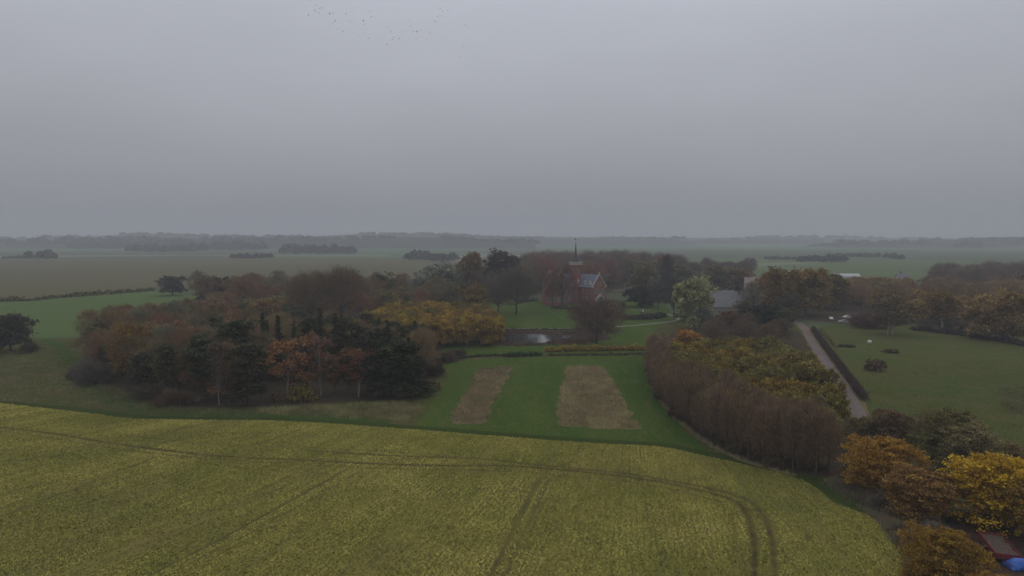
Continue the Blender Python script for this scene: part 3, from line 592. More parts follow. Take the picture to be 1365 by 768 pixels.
BELT = [(2, 'bare', TWIG, (11, 19), .7, 'bare brown tree in the belt behind the left wood'), (2, 'bare', REDB, (11, 19), .7, 'bare red-brown tree in the belt behind the left wood'), (1, 'bare', GREYT, (15, 19), .6, 'bare grey tree in the belt behind the left wood'), (1.8, 'round', (.2, .17, .07), (10, 15), .95, 'olive leaved tree in the belt behind the left wood'), (1.5, 'round', (.26, .175, .075), (10, 15), .9, 'brown leaved tree in the belt behind the left wood')]
wood([(275, 410), (300, 396), (420, 392), (560, 396), (610, 404), (560, 422), (500, 436), (300, 440)], 12, BELT, 'trees of the belt behind the left wood')
wood([(140, 462), (200, 455), (300, 450), (290, 440), (200, 446), (150, 452)], 9, LW[:3], grp)

# ------------------------------------------------------------ PARK AND MANOR SURROUNDINGS
T(795, 461, 401, 72, 'wide', (.145, .095, .08), 'broad reddish bare tree between pond and manor', vary=.02)
T(736, 410, 362, 26, 'bare', (.19, .11, .08), 'thin reddish tree at the left corner of the manor')
T(749, 412, 352, 34, 'bare', (.17, .1, .08), 'reddish bare tree against the left wing of the manor')
T(855, 409, 380, 46, 'round', (.035, .038, .042), 'very dark rounded yew right of the manor')
T(855, 398, 346, 44, 'round', (.16, .14, .07), 'olive-brown round topped tree behind the dark yew')
T(888, 404, 336, 22, 'bare', (.07, .065, .06), 'tall dark narrow tree right of the olive-brown tree')
T(925, 438, 365, 54, 'round', (.31, .31, .15), 'yellow-green willow right of the garden path curve', bark=PALEBARK)
T(912, 428, 380, 34, 'round', (.12, .135, .065), 'green tree left of the yellow-green willow')
T(938, 440, 408, 28, 'round', (.17, .18, .14), 'small grey-green shrub tree before the yellow-green willow')
T(898, 424, 372, 34, 'bare', (.085, .08, .065), 'dark bare tree behind the path curve')
T(877, 414, 380, 30, 'bare', (.08, .075, .065), 'bare tree right of the dark yew')
T(917, 478, 437, 42, 'round', (.38, .2, .045), 'bright orange small tree at the near end of the bare tree belt', vary=.02)
T(898, 492, 454, 38, 'round', (.28, .22, .045), 'yellow-olive bush tree in front of the bright orange one', vary=.02)
T(938, 496, 458, 48, 'round', OLIVEY, 'olive bush tree right of the yellow-olive one')
T(975, 440, 412, 36, 'round', (.18, .105, .055), 'rusty low tree before the grey roofed barn')
T(1004, 420, 374, 30, 'bare', GREYT, 'grey bare tree covering the lower part of the pale farmhouse')
T(994, 428, 400, 30, 'round', (.14, .11, .06), 'brown tree hiding the right end of the barn')
T(984, 418, 380, 12, 'bare', (.06, .055, .05), 'thin dark bare tree before the barn roof')
T(1017, 450, 402, 54, 'round', (.05, .06, .045), 'dark evergreen tree left of the upper road')
T(1045, 444, 408, 26, 'round', (.14, .14, .075), 'pale olive tree beside the top of the road')
T(1000, 452, 428, 40, 'twiggy', PURP, 'purple-brown thicket below the dark evergreen')
T(960, 452, 430, 44, 'twiggy', PURP, 'purple-brown thicket right of the bright orange tree')
T(955, 392, 352, 44, 'round', (.13, .115, .06), 'dull olive tree above the barn at its left')
T(905, 392, 352, 46, 'round', (.14, .12, .06), 'brownish olive tree behind the willow')
T(980, 390, 356, 50, 'round', (.17, .125, .06), 'ochre-brown tree between barn and pale house')
HB = [(2, 'wide', (.17, .135, .1), (21, 26), .75, 'dark bare tree in the row behind the manor'), (1.5, 'wide', (.22, .11, .085), (20, 24), .75, 'red-brown tree in the row behind the manor'), (1.8, 'round', (.19, .15, .08), (17, 24), .8, 'dull brown leafy tree in the row behind the manor')]
wood([(700, 388), (790, 392), (830, 380), (905, 382), (905, 368), (800, 366), (700, 370)], 15, HB, 'trees of the row behind the manor')
wood([(905, 378), (1000, 378), (1000, 366), (905, 366)], 16, [(1, 'wide', (.13, .09, .08), (13, 17), .9, 'bare brown tree in the row behind the farm roofs'), (1, 'round', OLIVE, (11, 15), .9, 'olive tree in the row behind the farm roofs')], 'trees behind the farm roofs')
wood([(600, 398), (700, 396), (700, 380), (600, 384)], 15, [(1, 'wide', GREYT, (15, 19), .9, 'bare grey tree in the row left of the manor'), (1, 'wide', TWIG, (15, 20), .9, 'bare brown tree in the row left of the manor')], 'trees left of the manor')
wood([(805, 412), (832, 408), (828, 402), (800, 404)], 8, [(1, 'bush', OLIVE, (3, 5), 1.4, 'garden shrub beside the right gable of the manor')], 'shrubs beside the right gable')

# ------------------------------------------------------------ RIGHT PLANTATION
front = smooth_line(GP([(872, 476), (871, 500), (884, 532), (900, 552), (926, 574), (960, 596), (1005, 614), (1060, 629), (1100, 634), (1128, 634)]))
d = np.r_[0, np.cumsum(np.hypot(*np.diff(front, axis=0).T))]
tt = np.gradient(front, axis=0); tt /= np.linalg.norm(tt, axis=1)[:, None]; nn = np.stack([-tt[:, 1], tt[:, 0]], 1)
for row, off in enumerate((0, 2.8, 5.8, 9)):
    for s in np.arange(row*1.3, d[-1], 3.0 if row < 2 else 3.8):
        s += rng.normal(0, .35); x = np.interp(s, d, front[:, 0])+np.interp(s, d, nn[:, 0])*off; y = np.interp(s, d, front[:, 1])+np.interp(s, d, nn[:, 1])*off
        if row > 1 and s < d[-1]*.5: continue
        tall = np.interp(s/d[-1], [0, .45, .7, 1], [8.6, 9.2, 10.8, 11.6]); und = rng.uniform() < .5
        plant(x, y, tall*rng.uniform(.78, 1.12), rng.uniform(3.4, 6.0), 'slender', (.195, .132, .082), 'slender leafless purple-brown tree in the dense belt between lawn, crop and road' if row < 1 else 'leafless tree packed behind the front row of the bare belt', 'trees of the bare plantation belt', (.12, .1, .08))
wood([(908, 500), (935, 492), (985, 486), (1030, 488), (1056, 500), (1084, 535), (1108, 575), (1104, 600), (1060, 602), (990, 592), (935, 560), (908, 530)], 4.6,
     [(2, 'round', (.22, .18, .05), (8, 11), .8, 'yellow-olive tree in the low block behind the bare belt'), (1.6, 'round', (.18, .155, .05), (8, 11), .8, 'darker olive tree in the low block behind the bare belt'), (.8, 'round', (.26, .175, .04), (7.5, 10.5), .8, 'ochre tree in the low block behind the bare belt')], 'trees of the olive block behind the bare belt')
for s in np.arange(2, d[-1], 4.2):
    x = np.interp(s, d, front[:, 0])+np.interp(s, d, nn[:, 0])*rng.uniform(-.6, 2.5); y = np.interp(s, d, front[:, 1])+np.interp(s, d, nn[:, 1])*rng.uniform(-.6, 2.5)
    plant(x, y, rng.uniform(1.4, 3.2), rng.uniform(2.5, 4.2), 'twiggy', (.14, .105, .065), 'low brown brush at the foot of the bare belt', 'brush at the foot of the bare belt')
wood([(950, 474), (1010, 476), (1042, 474), (1040, 455), (1000, 452), (940, 458)], 7, [(1, 'bare', PURP, (9, 12), .7, 'purple-brown bare tree left of the upper road'), (1, 'bush', OLIVE, (4, 6), 1.3, 'olive shrub left of the upper road')], 'trees left of the upper road')
wood([(1074, 478), (1100, 512), (1122, 548), (1116, 556), (1094, 518), (1066, 484)], 3.5, [(1, 'twiggy', (.13, .1, .06), (1.5, 2.6), 1.3, 'scrubby bush lining the left side of the road')], 'bushes along the left of the road')

# ------------------------------------------------------------ RIGHT BELT
T(1038, 424, 352, 50, 'round', (.2, .135, .05), 'brown-ochre tree, leftmost of the big belt above the road')
T(1075, 420, 354, 64, 'round', (.24, .165, .045), 'big ochre tree over the parked cars', vary=.02)
T(1112, 412, 362, 50, 'round', (.19, .135, .05), 'ochre tree right of the big ochre one')
T(1052, 428, 388, 36, 'leafy', (.11, .1, .06), 'dull green lower tree at the top of the road')
T(1190, 446, 380, 60, 'thin', (.17, .14, .06), 'olive leaved tree on several pale slim trunks at the meadow edge', bark=PALEBARK)
T(1183, 447, 392, 30, 'thin', (.16, .12, .06), 'slim pale trunked tree left in the meadow edge clump', bark=PALEBARK)
T(1166, 437, 410, 52, 'twiggy', (.14, .085, .07), 'wide red-brown thicket behind the white bale')
T(1143, 433, 416, 26, 'twiggy', (.12, .08, .06), 'brown thicket beside the white cars')
T(1256, 438, 384, 48, 'leafy', (.21, .135, .05), 'orange-brown tree with a pale trunk at the far meadow edge', bark=PALEBARK)
T(1312, 452, 390, 58, 'round', (.28, .195, .075), 'ochre-brown tree at the right above the meadow hedge')
T(1350, 456, 384, 60, 'round', (.25, .175, .075), 'brown tree at the right edge above the meadow')
T(1250, 388, 350, 22, 'bare', (.13, .11, .1), 'grey tall thin tree on the right skyline')
T(1345, 400, 362, 40, 'round', (.2, .145, .06), 'ochre topped tree on the right skyline at the frame edge')
RB = [(2, 'bare', (.25, .17, .1), (14, 18), .75, 'bare brown tree in the long belt beyond the meadow'), (2.4, 'round', (.33, .215, .075), (11, 15), .9, 'ochre-brown tree in the long belt beyond the meadow'), (1.2, 'round', (.18, .155, .07), (11, 15), .9, 'dull olive tree in the long belt beyond the meadow'), (1, 'bare', REDB, (12, 16), .75, 'bare red-brown tree in the long belt beyond the meadow')]
wood([(1020, 414), (1060, 414), (1100, 412), (1145, 414), (1160, 424), (1250, 430), (1365, 440), (1480, 455), (1480, 410), (1365, 402), (1200, 396), (1020, 392)], 10.5, RB, 'trees of the belt beyond the meadow')
wood([(1160, 432), (1230, 436), (1365, 448), (1480, 462), (1480, 452), (1365, 440), (1230, 430), (1160, 426)], 7, [(1, 'bush', (.09, .085, .045), (2.5, 4.5), 1.4, 'dull shrub under the belt beyond the meadow'), (1, 'twiggy', PURP, (2.5, 4.5), 1.4, 'bare brown shrub under the belt beyond the meadow')], 'shrubs under the belt beyond the meadow')
wood([(1240, 400), (1365, 402), (1480, 405), (1480, 388), (1365, 384), (1260, 384)], 17, [(1, 'wide', (.19, .155, .125), (17, 21), .8, 'bare grey-brown tree on the skyline right of the belt')], 'trees on the right skyline')
T(1167, 494, 470, 27, 'bush', (.14, .1, .06), 'single round brown bush standing in the meadow')
T(1187, 470, 459, 20, 'bush', OLIVE, 'small green bush below the pale trunked trees')
T(1128, 462, 457, 22, 'bush', (.08, .085, .045), 'low dark patch of scrub in the meadow near the road')

# ------------------------------------------------------------ LEFT EDGE
T(14, 468, 414, 54, 'round', (.075, .07, .052), 'dark rounded tree at the left edge of the green field', vary=.02)
T(-30, 476, 430, 50, 'round', (.08, .07, .05), 'brown-green tree cut by the left frame edge')
T(42, 470, 452, 22, 'twiggy', (.09, .075, .06), 'low twigs right of the dark rounded tree at the left edge')

# ------------------------------------------------------------ FOREGROUND RIGHT
T(1176, 655, 574, 92, 'fine', (.37, .21, .04), 'orange-topped tree at the corner of the crop field', vary=.02)
T(1228, 690, 620, 96, 'fine', (.29, .165, .055), 'brownish orange tree right of the orange-topped corner tree', vary=.02)
T(1322, 694, 603, 122, 'fine', (.50, .32, .03), 'brightest yellow tree above the dark yard', vary=.02)
T(1390, 722, 640, 84, 'fine', (.3, .19, .045), 'orange-yellow tree at the right edge beside the brightest yellow tree', vary=.02)
T(1256, 792, 694, 96, 'fine', (.3, .18, .035), 'orange tree at the bottom left of the red trailer', vary=.02)
T(1330, 850, 762, 90, 'fine', (.3, .18, .04), 'orange tree top at the bottom edge below the red trailer', vary=.02)
T(1264, 612, 538, 78, 'fine', (.19, .165, .065), 'dark olive tree standing in the meadow corner', vary=.02)
T(1292, 630, 562, 80, 'fine', (.24, .195, .09), 'grey-olive tree before the dark olive meadow tree', vary=.02)
T(1186, 600, 540, 62, 'fine', (.19, .13, .075), 'thin brown tree at the lower end of the road', vary=.02)
T(1150, 596, 552, 42, 'fine', (.21, .17, .08), 'olive-brown small tree left of the lower road end', vary=.02)
T(1161, 575, 552, 24, 'bush', (.55, .54, .45), 'small bush dotted with pale leaves at the lower road end', vary=.02)
T(1240, 650, 612, 40, 'twiggy', (.1, .085, .06), 'dark twiggy gap bush between the meadow trees and the orange ones')
T(1150, 640, 600, 50, 'twiggy', (.15, .11, .06), 'brown brush against the right end of the bare belt')
T(1345, 620, 590, 60, 'fine', (.2, .14, .055), 'brown-olive tree behind the brightest yellow tree', vary=.02)
for i, (px, by, ty, wp) in enumerate([(1190, 668, 646, 36), (1250, 715, 692, 36), (1210, 728, 704, 34), (1232, 775, 745, 40), (1172, 676, 655, 30), (1205, 712, 690, 34), (1222, 742, 716, 34), (1235, 700, 680, 30), (1195, 690, 672, 28), (1218, 765, 744, 30)]):
    T(px, by, ty, wp, 'twiggy', (.2, .165, .125), 'grey-brown dead scrub bush on the strip between crop field and orange trees', group='dead scrub bushes beside the crop field')

# ------------------------------------------------------------ MANOR HOUSE
brick, n_, l_, b_ = newmat('red_brick'); tcb = n_.new('ShaderNodeTexCoord')
bt = n_.new('ShaderNodeTexBrick'); bt.inputs['Scale'].default_value = 2.2; bt.inputs['Color1'].default_value = (.25, .085, .068, 1); bt.inputs['Color2'].default_value = (.2, .068, .056, 1); bt.inputs['Mortar'].default_value = (.3, .2, .17, 1)
mpb = n_.new('ShaderNodeMapping'); mpb.inputs['Rotation'].default_value = (R(90), 0, 0); l_.new(tcb.outputs['Object'], mpb.inputs[0]); l_.new(mpb.outputs[0], bt.inputs[0])
l_.new(mixc(n_, l_, rng_(n_, l_, noise(n_, l_, tcb.outputs['Object'], .4, 5), .4, .7, 0, .5), bt.outputs[0], (.2, .07, .06)), b_.inputs['Base Color'])
slate = flat_mat('blue_slate', (.13, .145, .18), .6, .25, .8); stone = flat_mat('pale_stone', (.38, .36, .33), .8, .15); dark = flat_mat('dark_copper', (.06, .075, .075), .6); glass = flat_mat('window_glass', (.04, .045, .05), .15, .1); white = flat_mat('white_paint', (.75, .74, .7), .6, .06)
hx, hy = G(768, 405)
H = empty('manor_house', (hx, hy+5, 0), R(40)); tag(H, 'red brick manor with a slender dark spire on its tower', 'manor house')
def window(parent, x, y, z, wd, ht, face='-y', arch=False):
    """frame proud of the wall, pane and bars as its sub parts; built facing -y and turned for -x"""
    fr = MB(); t = .14
    fr.box(-wd/2-t, -wd/2, -.1, .02, 0, ht); fr.box(wd/2, wd/2+t, -.1, .02, 0, ht); fr.box(-wd/2-t, wd/2+t, -.12, .02, ht, ht+t); fr.box(-wd/2-t-.06, wd/2+t+.06, -.2, .02, -t, 0); fr.box(-.05, .05, -.08, .0, 0, ht); fr.box(-wd/2, wd/2, -.07, .0, ht*.6, ht*.6+.08)
    o = fr.build('window', stone, parent, (x, y, z)); 
    if face == '-x': o.rotation_euler = (0, 0, R(-90))
    g_ = MB(); g_.box(-wd/2, wd/2, -.04, -.01, 0, ht); g_.build('pane', glass, o); return o
def wing(cx, y0, y1, hw, eave, ridge, rm):
    """gabled wing: gable faces -y at y0, body back to y1"""
    wl = MB(); wl.prism([(cx-hw, -.3), (cx+hw, -.3), (cx+hw, eave), (cx, ridge-.25), (cx-hw, eave)], 'y', y0, y1); wl.build('wall', brick, H)
    r_ = MB(); ov = .5; s = (ridge-eave)/hw
    for sg in (-1, 1):
        a_ = (cx, ridge), (cx+sg*(hw+ov), eave-ov*s), (cx+sg*(hw+ov), eave-ov*s+.28), (cx, ridge+.28)
        r_.prism(a_ if sg > 0 else a_[::-1], 'y', y0+.35, y1-.1)
    roof = r_.build('roof', rm, H)
    cp_ = MB()
    for sg in (-1, 1):                      # pale coping on the raking gable
        a_ = (cx, ridge+.1), (cx+sg*(hw+.35), eave-.35*s+.1), (cx+sg*(hw+.35), eave-.35*s+.75), (cx, ridge+.8)
        cp_.prism(a_ if sg > 0 else a_[::-1], 'y', y0-.12, y0+.45)
    cp_.box(cx-.35, cx+.35, y0-.15, y0+.5, ridge+.7, ridge+1.9)
    for sg in (-1, 1): cp_.box(cx+sg*hw-.45, cx+sg*hw+.45, y0-.15, y0+.5, eave-.6, eave+.9)
    cp_.build('gable_coping', stone, H)
    return roof
rt = wing(6, -14, 6, 5.6, 10.5, 17.3, slate)
lt = wing(-15.5, -4, 7, 5.2, 11.5, 20, flat_mat('old_red_tile', (.17, .085, .07), .8, .25, 1))
mb = MB(); mb.prism([(0, -.3), (11, -.3), (11, 11), (5.5, 17.5), (0, 11)], 'x', -11, 1); mb.build('wall', brick, H)
rr = MB(); rr.prism([(5.5, 17.8), (-.6, 10.6), (-.6, 10.9), (5.5, 18.1)], 'x', -10.9, .9); rr.prism([(5.5, 17.8), (11.6, 10.6), (11.6, 10.9), (5.5, 18.1)][::-1], 'x', -10.9, .9); mroof = rr.build('roof', slate, H)

def dormer(x, y, z, rot, parent):
    m = MB(); m.prism([(-.8, 0), (.8, 0), (.8, 1.6), (0, 2.7), (-.8, 1.6)], 'y', -1.5, 2.2); o = m.build('dormer', white, parent, (x, y, z)); o.rotation_euler = (0, 0, rot)
    r_ = MB(); r_.prism([(0, 2.75), (1.05, 1.35), (1.05, 1.5), (0, 2.95)], 'y', -1.7, 2.3); r_.prism([(0, 2.75), (-1.05, 1.35), (-1.05, 1.5), (0, 2.95)][::-1], 'y', -1.7, 2.3); g2 = r_
    g2.box(-.5, .5, -1.56, -1.52, .35, 1.5); g2.build('dormer_roof', slate, o)
for yy in (-11, -7.2): dormer(2.6, yy, 11.8, R(-90), H)
for xx in (-8, -5): dormer(xx, 1.9, 12, 0, H)
# chimneys
for (x, y, z) in ((6.6, -2, 16), (-15.5, 3, 19), (-5, 5.5, 17)):
    m = MB(); m.box(x-.7, x+.7, y-.5, y+.5, z, z+3.4); m.box(x-.85, x+.85, y-.65, y+.65, z+3.4, z+3.75); m.build('chimney', brick, H)
# tower
tw = MB(); tw.box(-3, 3, -3, 3, -.3, 23); [tw.box(-3.14, 3.14, -3.14, 3.14, z_, z_+.3) for z_ in (8, 16)]; tower = tw.build('tower', brick, H)
cr_ = MB(); cr_.box(-3.5, 3.5, -3.5, 3.5, 23.02, 23.5); cr_.box(-3.8, 3.8, -3.8, 3.8, 23.5, 23.9)
for k in range(-3, 4):
    for sg in (-1, 1): cr_.box(k*1.15-.28, k*1.15+.28, sg*3.62-.15, sg*3.62+.15, 23.9, 25); 
    for sg in (-1, 1): cr_.box(sg*3.62-.15, sg*3.62+.15, k*1.15-.26, k*1.15+.26, 23.9, 25)
cr_.box(-3.82, 3.82, -3.8, -3.45, 25, 25.25); cr_.box(-3.82, 3.82, 3.45, 3.8, 25, 25.25); cr_.box(-3.8, -3.45, -3.44, 3.44, 25, 25.24); cr_.box(3.45, 3.8, -3.44, 3.44, 25, 25.24)
cr_.build('parapet', stone, tower)
sp = MB(); sp.lathe([(2.2, 23.9), (2.2, 26.2), (2.7, 26.25), (1.9, 27.3), (1.15, 29), (.8, 31), (.5, 33.5), (.22, 36)], 8); spire = sp.build('spire', dark, tower)
vn = MB(); vn.lathe([(.05, 35.9), (.05, 39.2)], 6); vn.lathe([(.05, 36.3), (.42, 36.6), (.05, 36.95)], 10); vn.box(-.03, .03, -.15, 1.3, 38.3, 38.9); vn.box(-.03, .03, -.9, -.15, 38.5, 38.65); vn.build('weather_vane', dark, spire)
ck = MB(); ck.prism([(1.05*math.cos(a), 13.7+1.05*math.sin(a)) for a in [k*math.pi/8 for k in range(16)]], 'y', -3.16, -3.02); ck.build('clock_face', stone, tower)
for z in (4, 10.2, 18.5): window(tower, 0, -3, z, 1.3, 2.3); window(tower, -3, 0, z, 1.3, 2.3, '-x')
for z in (2.0, 6.4):
    for dx in (-3.3, -1.1, 1.1, 3.3): window(H, 6+dx, -14, z, 1.15, 2.5)
    for yy in (-12, -9, -6): window(H, .4, yy, z, 1.2, 2.5, '-x')
    for dx in (-3.4, -1.15, 1.15, 3.4): window(H, -15.5+dx*.9, -4, z, 1.2, 2.6)
    for xx in (-9, -6.8, -4.6): window(H, xx, 0, z, 1.2, 2.6)
    for yy in (-3, 0, 3): window(H, -20.7, yy, z, 1.2, 2.5, '-x')
for dx in (-1.2, 1.2): window(H, 6+dx, -14, 10.8, .9, 2.0); window(H, -15.5+dx, -4, 11.6, 1, 2.4)
po = MB(); po.prism([(2.4, 0), (3.1, 0), (3.1, 2.6), (6, 4.9), (8.9, 2.6), (8.9, 0), (9.6, 0), (9.6, 3.2), (6, 6), (2.4, 3.2)], 'y', -15.6, -14.02)
po.build('porch', stone, H); tower.scale = (.76, .76, 1)
dr = MB(); dr.box(5.1, 6.9, -14.12, -14.01, 0, 2.5); dr.build('door', flat_mat('door_wood', (.06, .04, .03)), H)

# ------------------------------------------------------------ OTHER BUILDINGS
def house(name, px, by, Ldx, dep, eave, ridge, rz, wallm, roofm, label, cat, wins=4, chim=True, chm=None):
    x, y = G(px, by); o = empty(name, (x, y, 0), rz); tag(o, label, cat); h = Ldx/2
    m = MB(); m.prism([(-dep/2, -.3), (dep/2, -.3), (dep/2, eave), (0, ridge-.15), (-dep/2, eave)], 'x', -h, h); m.build('wall', wallm, o)
    r = MB(); s = (ridge-eave)/(dep/2); ov = .5
    for sg in (-1, 1):
        a = [(0, ridge), (sg*(dep/2+ov), eave-ov*s), (sg*(dep/2+ov), eave-ov*s+.22), (0, ridge+.22)]; r.prism(a if sg > 0 else a[::-1], 'x', -h-.4, h+.4)
    ro = r.build('roof', roofm, o)
    if chim: c = MB(); c.box(-h*.4-.45, -h*.4+.45, -.4, .4, ridge-.6, ridge+1.5); c.box(-h*.4-.55, -h*.4+.55, -.5, .5, ridge+1.5, ridge+1.7); c.build('chimney', chm or brick, ro)
    for i in range(wins):
        window(o, -h+(i+.5)*Ldx/wins, -dep/2, min(1, eave*.3), 1.2, min(1.5, eave*.45))
        if eave > 6: window(o, -h+(i+.5)*Ldx/wins, -dep/2, 4.6, 1.2, 1.5)
    dd = MB(); dd.box(-.5+Ldx*.01, .5+Ldx*.01, -dep/2-.06, -dep/2-.01, 0, 2.1); dd.build('door', glass, o)
    return o
greyroof = flat_mat('grey_slate', (.17, .17, .175), .7, .2, .5); redroof = flat_mat('dusty_red_tile', (.26, .2, .185), .8, .15); paler = flat_mat('pale_metal', (.34, .34, .34), .5)
house('barn', 982, 418, 29, 13, 4.5, 12, R(4), flat_mat('grey_wall', (.24, .22, .21)), greyroof, 'big barn with a wide grey roof behind bare trees', 'barn', 5, False)
house('farmhouse', 1001, 396, 8.5, 8, 9.5, 13, R(-12), flat_mat('weathered_white', (.42, .41, .38)), redroof, 'pale walled farmhouse with a faded red roof right above the barn', 'house', 4, True)
house('farmhouse', 944, 388, 10, 8, 11, 14.5, R(3), flat_mat('grey_render', (.3, .29, .28)), greyroof, 'grey roofed house half hidden left of the pale farmhouse', 'house', 4, False)
house('farm_shed', 1127, 376, 22, 10, 5.2, 7.4, R(-2), flat_mat('shed_wall', (.4, .39, .37)), paler, 'long low white shed beyond the ochre trees', 'shed', 5, False)
house('cottage', 1203, 382, 10, 8, 6, 10.5, R(8), flat_mat('beige_wall', (.35, .32, .28)), greyroof, 'grey roofed cottage with a dark chimney beyond the belt', 'house', 3, True, dark)
house('far_farmhouse', 303, 327.5, 32, 14, 9, 15, R(0), white, paler, 'tiny white farm building far off in the haze at left', 'house', 4, False)

# ------------------------------------------------------------ SMALL THINGS
def car(px, py, rz, label, paint):
    x, y = G(px, py); o = empty('parked_car', (x, y, .02), rz); tag(o, label, 'car', 'white cars parked under the ochre trees')
    b = MB(); b.prism([(-2.1, .35), (-2.15, .75), (-1.95, .95), (-1.1, 1.02), (-.5, 1.42), (.9, 1.45), (1.65, 1.0), (2.1, .92), (2.15, .4), (1.8, .28), (-1.8, .28)], 'y', -.85, .85)
    bo = b.build('body', paint, o); mm = bo.modifiers.new('bevel', 'BEVEL'); mm.width = .09; mm.segments = 2
    g_ = MB(); g_.prism([(-.98, 1.03), (-.47, 1.35), (.86, 1.37), (1.45, 1.02)], 'y', -.865, .865); g_.build('windows', glass, o)
    for sx_ in (-1.35, 1.35):
        for sy in (-.82, .82):
            t = MB(); t.tube([(sx_, sy-.1, .31), (sx_, sy+.1, .31)], [.31, .31], 14); wo = t.build('wheel', dark, o)
            t = MB(); t.tube([(sx_, sy-.12, .31), (sx_, sy+.12, .31)], [.17, .17], 10); t.build('rim', paler, wo)
    for sy in (-.6, .6): l = MB(); l.box(-2.17, -2.1, sy-.18, sy+.18, .62, .78); l.build('headlight', stone, o)
wp = flat_mat('white_car_paint', (.48, .49, .5), .25, .04)
car(1107.5, 426.5, R(75), 'white car seen end on, leftmost of the cars under the trees', wp)
car(1129, 424.5, R(8), 'white car parked furthest back beside the brown thicket', wp)
car(1124, 430.5, R(-6), 'silver-grey car parked in front of the furthest white one', flat_mat('silver_paint', (.35, .35, .37), .3, .05))
x, y = G(1159, 458)
m = MB(); m.lathe([(.5, .02), (.72, .2), (.82, .55), (.78, .85), (.6, 1.12), (.3, 1.27), (.05, 1.3)], 20)
tag(m.build('wrapped_bale', flat_mat('white_wrap', (.5, .52, .48), .4, .08), None, (x, y, 0)), 'small white wrapped bale standing alone in the meadow', 'bale')
x, y = G(731, 406)
o = empty('garden_monument', (x, y, 0)); tag(o, 'small white stone standing on the lawn left of the manor', 'garden monument')
m = MB(); m.box(-.55, .55, -.55, .55, 0, .5); m.build('plinth', stone, o); m = MB(); m.lathe([(.38, .5), (.34, 1.4), (.4, 1.8), (.42, 2.1), (.2, 2.4)], 12); m.build('shaft', white, o)
x, y = G(857, 420)
o = empty('gate_pillar', (x, y, 0)); tag(o, 'thin white gate post above the garden path', 'gate post'); m = MB(); m.box(-.22, .22, -.22, .22, 0, 2.5); m.build('post', white, o); m = MB(); m.box(-.32, .32, -.32, .32, 2.5, 2.65); m.lathe([(.1, 2.65), (.2, 2.8), (.05, 3)], 10); m.build('cap', white, o)
x, y = G(1078.5, 446.5)
o = empty('road_barrier', (x, y, .04)); tag(o, 'small orange-red board at the top of the narrow road', 'barrier')
m = MB(); m.box(-.7, .7, -.03, .03, .75, 1.15); m.build('upper_board', flat_mat('orange_red_paint', (.65, .13, .07), .5), o)
m = MB(); m.box(-.7, .7, -.03, .03, .3, .6); m.build('lower_board', flat_mat('salmon_paint', (.6, .3, .22), .5), o)
for sx_ in (-.6, .6): m = MB(); m.tube([(sx_, .32, 0), (sx_, .05, 1.2), (sx_, -.32, 0)], [.03, .03, .03], 6); m.build('leg', dark, o)
# red trailer with its brown load
a0, a1, a2 = G(1304, 722), G(1328, 752), G(1362, 752)
ax = a1-a0; rz = math.atan2(ax[1], ax[0]); Lt = float(np.hypot(*ax)); cx_, cy_ = (a0+a1)/2
o = empty('farm_trailer', (cx_, cy_, .02), rz); tag(o, 'low red trailer with a flat brown load under the yellow tree', 'trailer')
redp = flat_mat('worn_red_paint', (.15, .02, .02), .5, .3, 2)
Wt = 2.6; m = MB(); h = Lt/2
m.box(-h, h, -.05, .03, .75, 1.35); m.box(-h, h, Wt-.03, Wt+.05, .75, 1.35); m.box(-h, -h+.08, .03, Wt-.03, .75, 1.35); m.box(h-.08, h, .03, Wt-.03, .75, 1.35); m.build('side_board', redp, o)
m = MB(); m.box(-h+.08, h-.08, .03, Wt-.03, .62, .74); m.build('bed', dark, o)
P = []; nx, ny = 20, 12
for i in range(nx):
    for j in range(ny): P.append((-h+.1+(2*h-.2)*i/(nx-1), .05+(Wt-.1)*j/(ny-1), 1.1+.14*math.sin(i*.9)*math.cos(j*1.1)+random.uniform(0, .1)))
me = bpy.data.meshes.new('load'); me.from_pydata(P, [], [(i*ny+j, (i+1)*ny+j, (i+1)*ny+j+1, i*ny+j+1) for i in range(nx-1) for j in range(ny-1)]); me.materials.append(flat_mat('brown_load', (.085, .06, .045), .95, .3, 3)); link('load', me, o)
for sx_ in (-h*.35, h*.35):
    for sy in (.1, Wt-.1):
        t = MB(); t.tube([(sx_, sy-.14, .38), (sx_, sy+.14, .38)], [.38, .38], 16); wo = t.build('wheel', dark, o)
        t = MB(); t.tube([(sx_, sy-.16, .38), (sx_, sy+.16, .38)], [.18, .18], 10); t.build('rim', redp, wo)
m = MB(); m.tube([(h, Wt*.25, .6), (h+1.4, Wt/2, .5)], [.05, .05], 6); m.tube([(h, Wt*.75, .6), (h+1.4, Wt/2, .5)], [.05, .05], 6); m.build('drawbar', redp, o)
# blue tarpaulin laid over a heap
bx, by_ = G(1362, 757); P = []; nx, ny = 24, 16
for i in range(nx):
    for j in range(ny):
        u, v = i/(nx-1)*2-1, j/(ny-1)*2-1; f = max(0, 1-abs(u)**3)*max(0, 1-abs(v)**3)
        P.append((u*2.1+.06*math.sin(j*1.7), v*1.1+.08*math.sin(i*1.3), .12+1.0*f**.7*(1-.12*math.sin(3*u+2*v))+.03*math.sin(i*2.1+j)))
me = bpy.data.meshes.new('tarpaulin'); me.from_pydata(P, [], [(i*ny+j, (i+1)*ny+j, (i+1)*ny+j+1, i*ny+j+1) for i in range(nx-1) for j in range(ny-1)]); me.materials.append(flat_mat('blue_tarp', (.04, .12, .42), .45, .15, 2)); me.polygons.foreach_set('use_smooth', [True]*len(me.polygons))
o = link('tarpaulin', me, None, (bx+.3, by_, 0)); so_ = o.modifiers.new('thickness', 'SOLIDIFY'); so_.thickness = .02; tag(o, 'bright blue tarpaulin at the bottom right corner', 'tarpaulin')

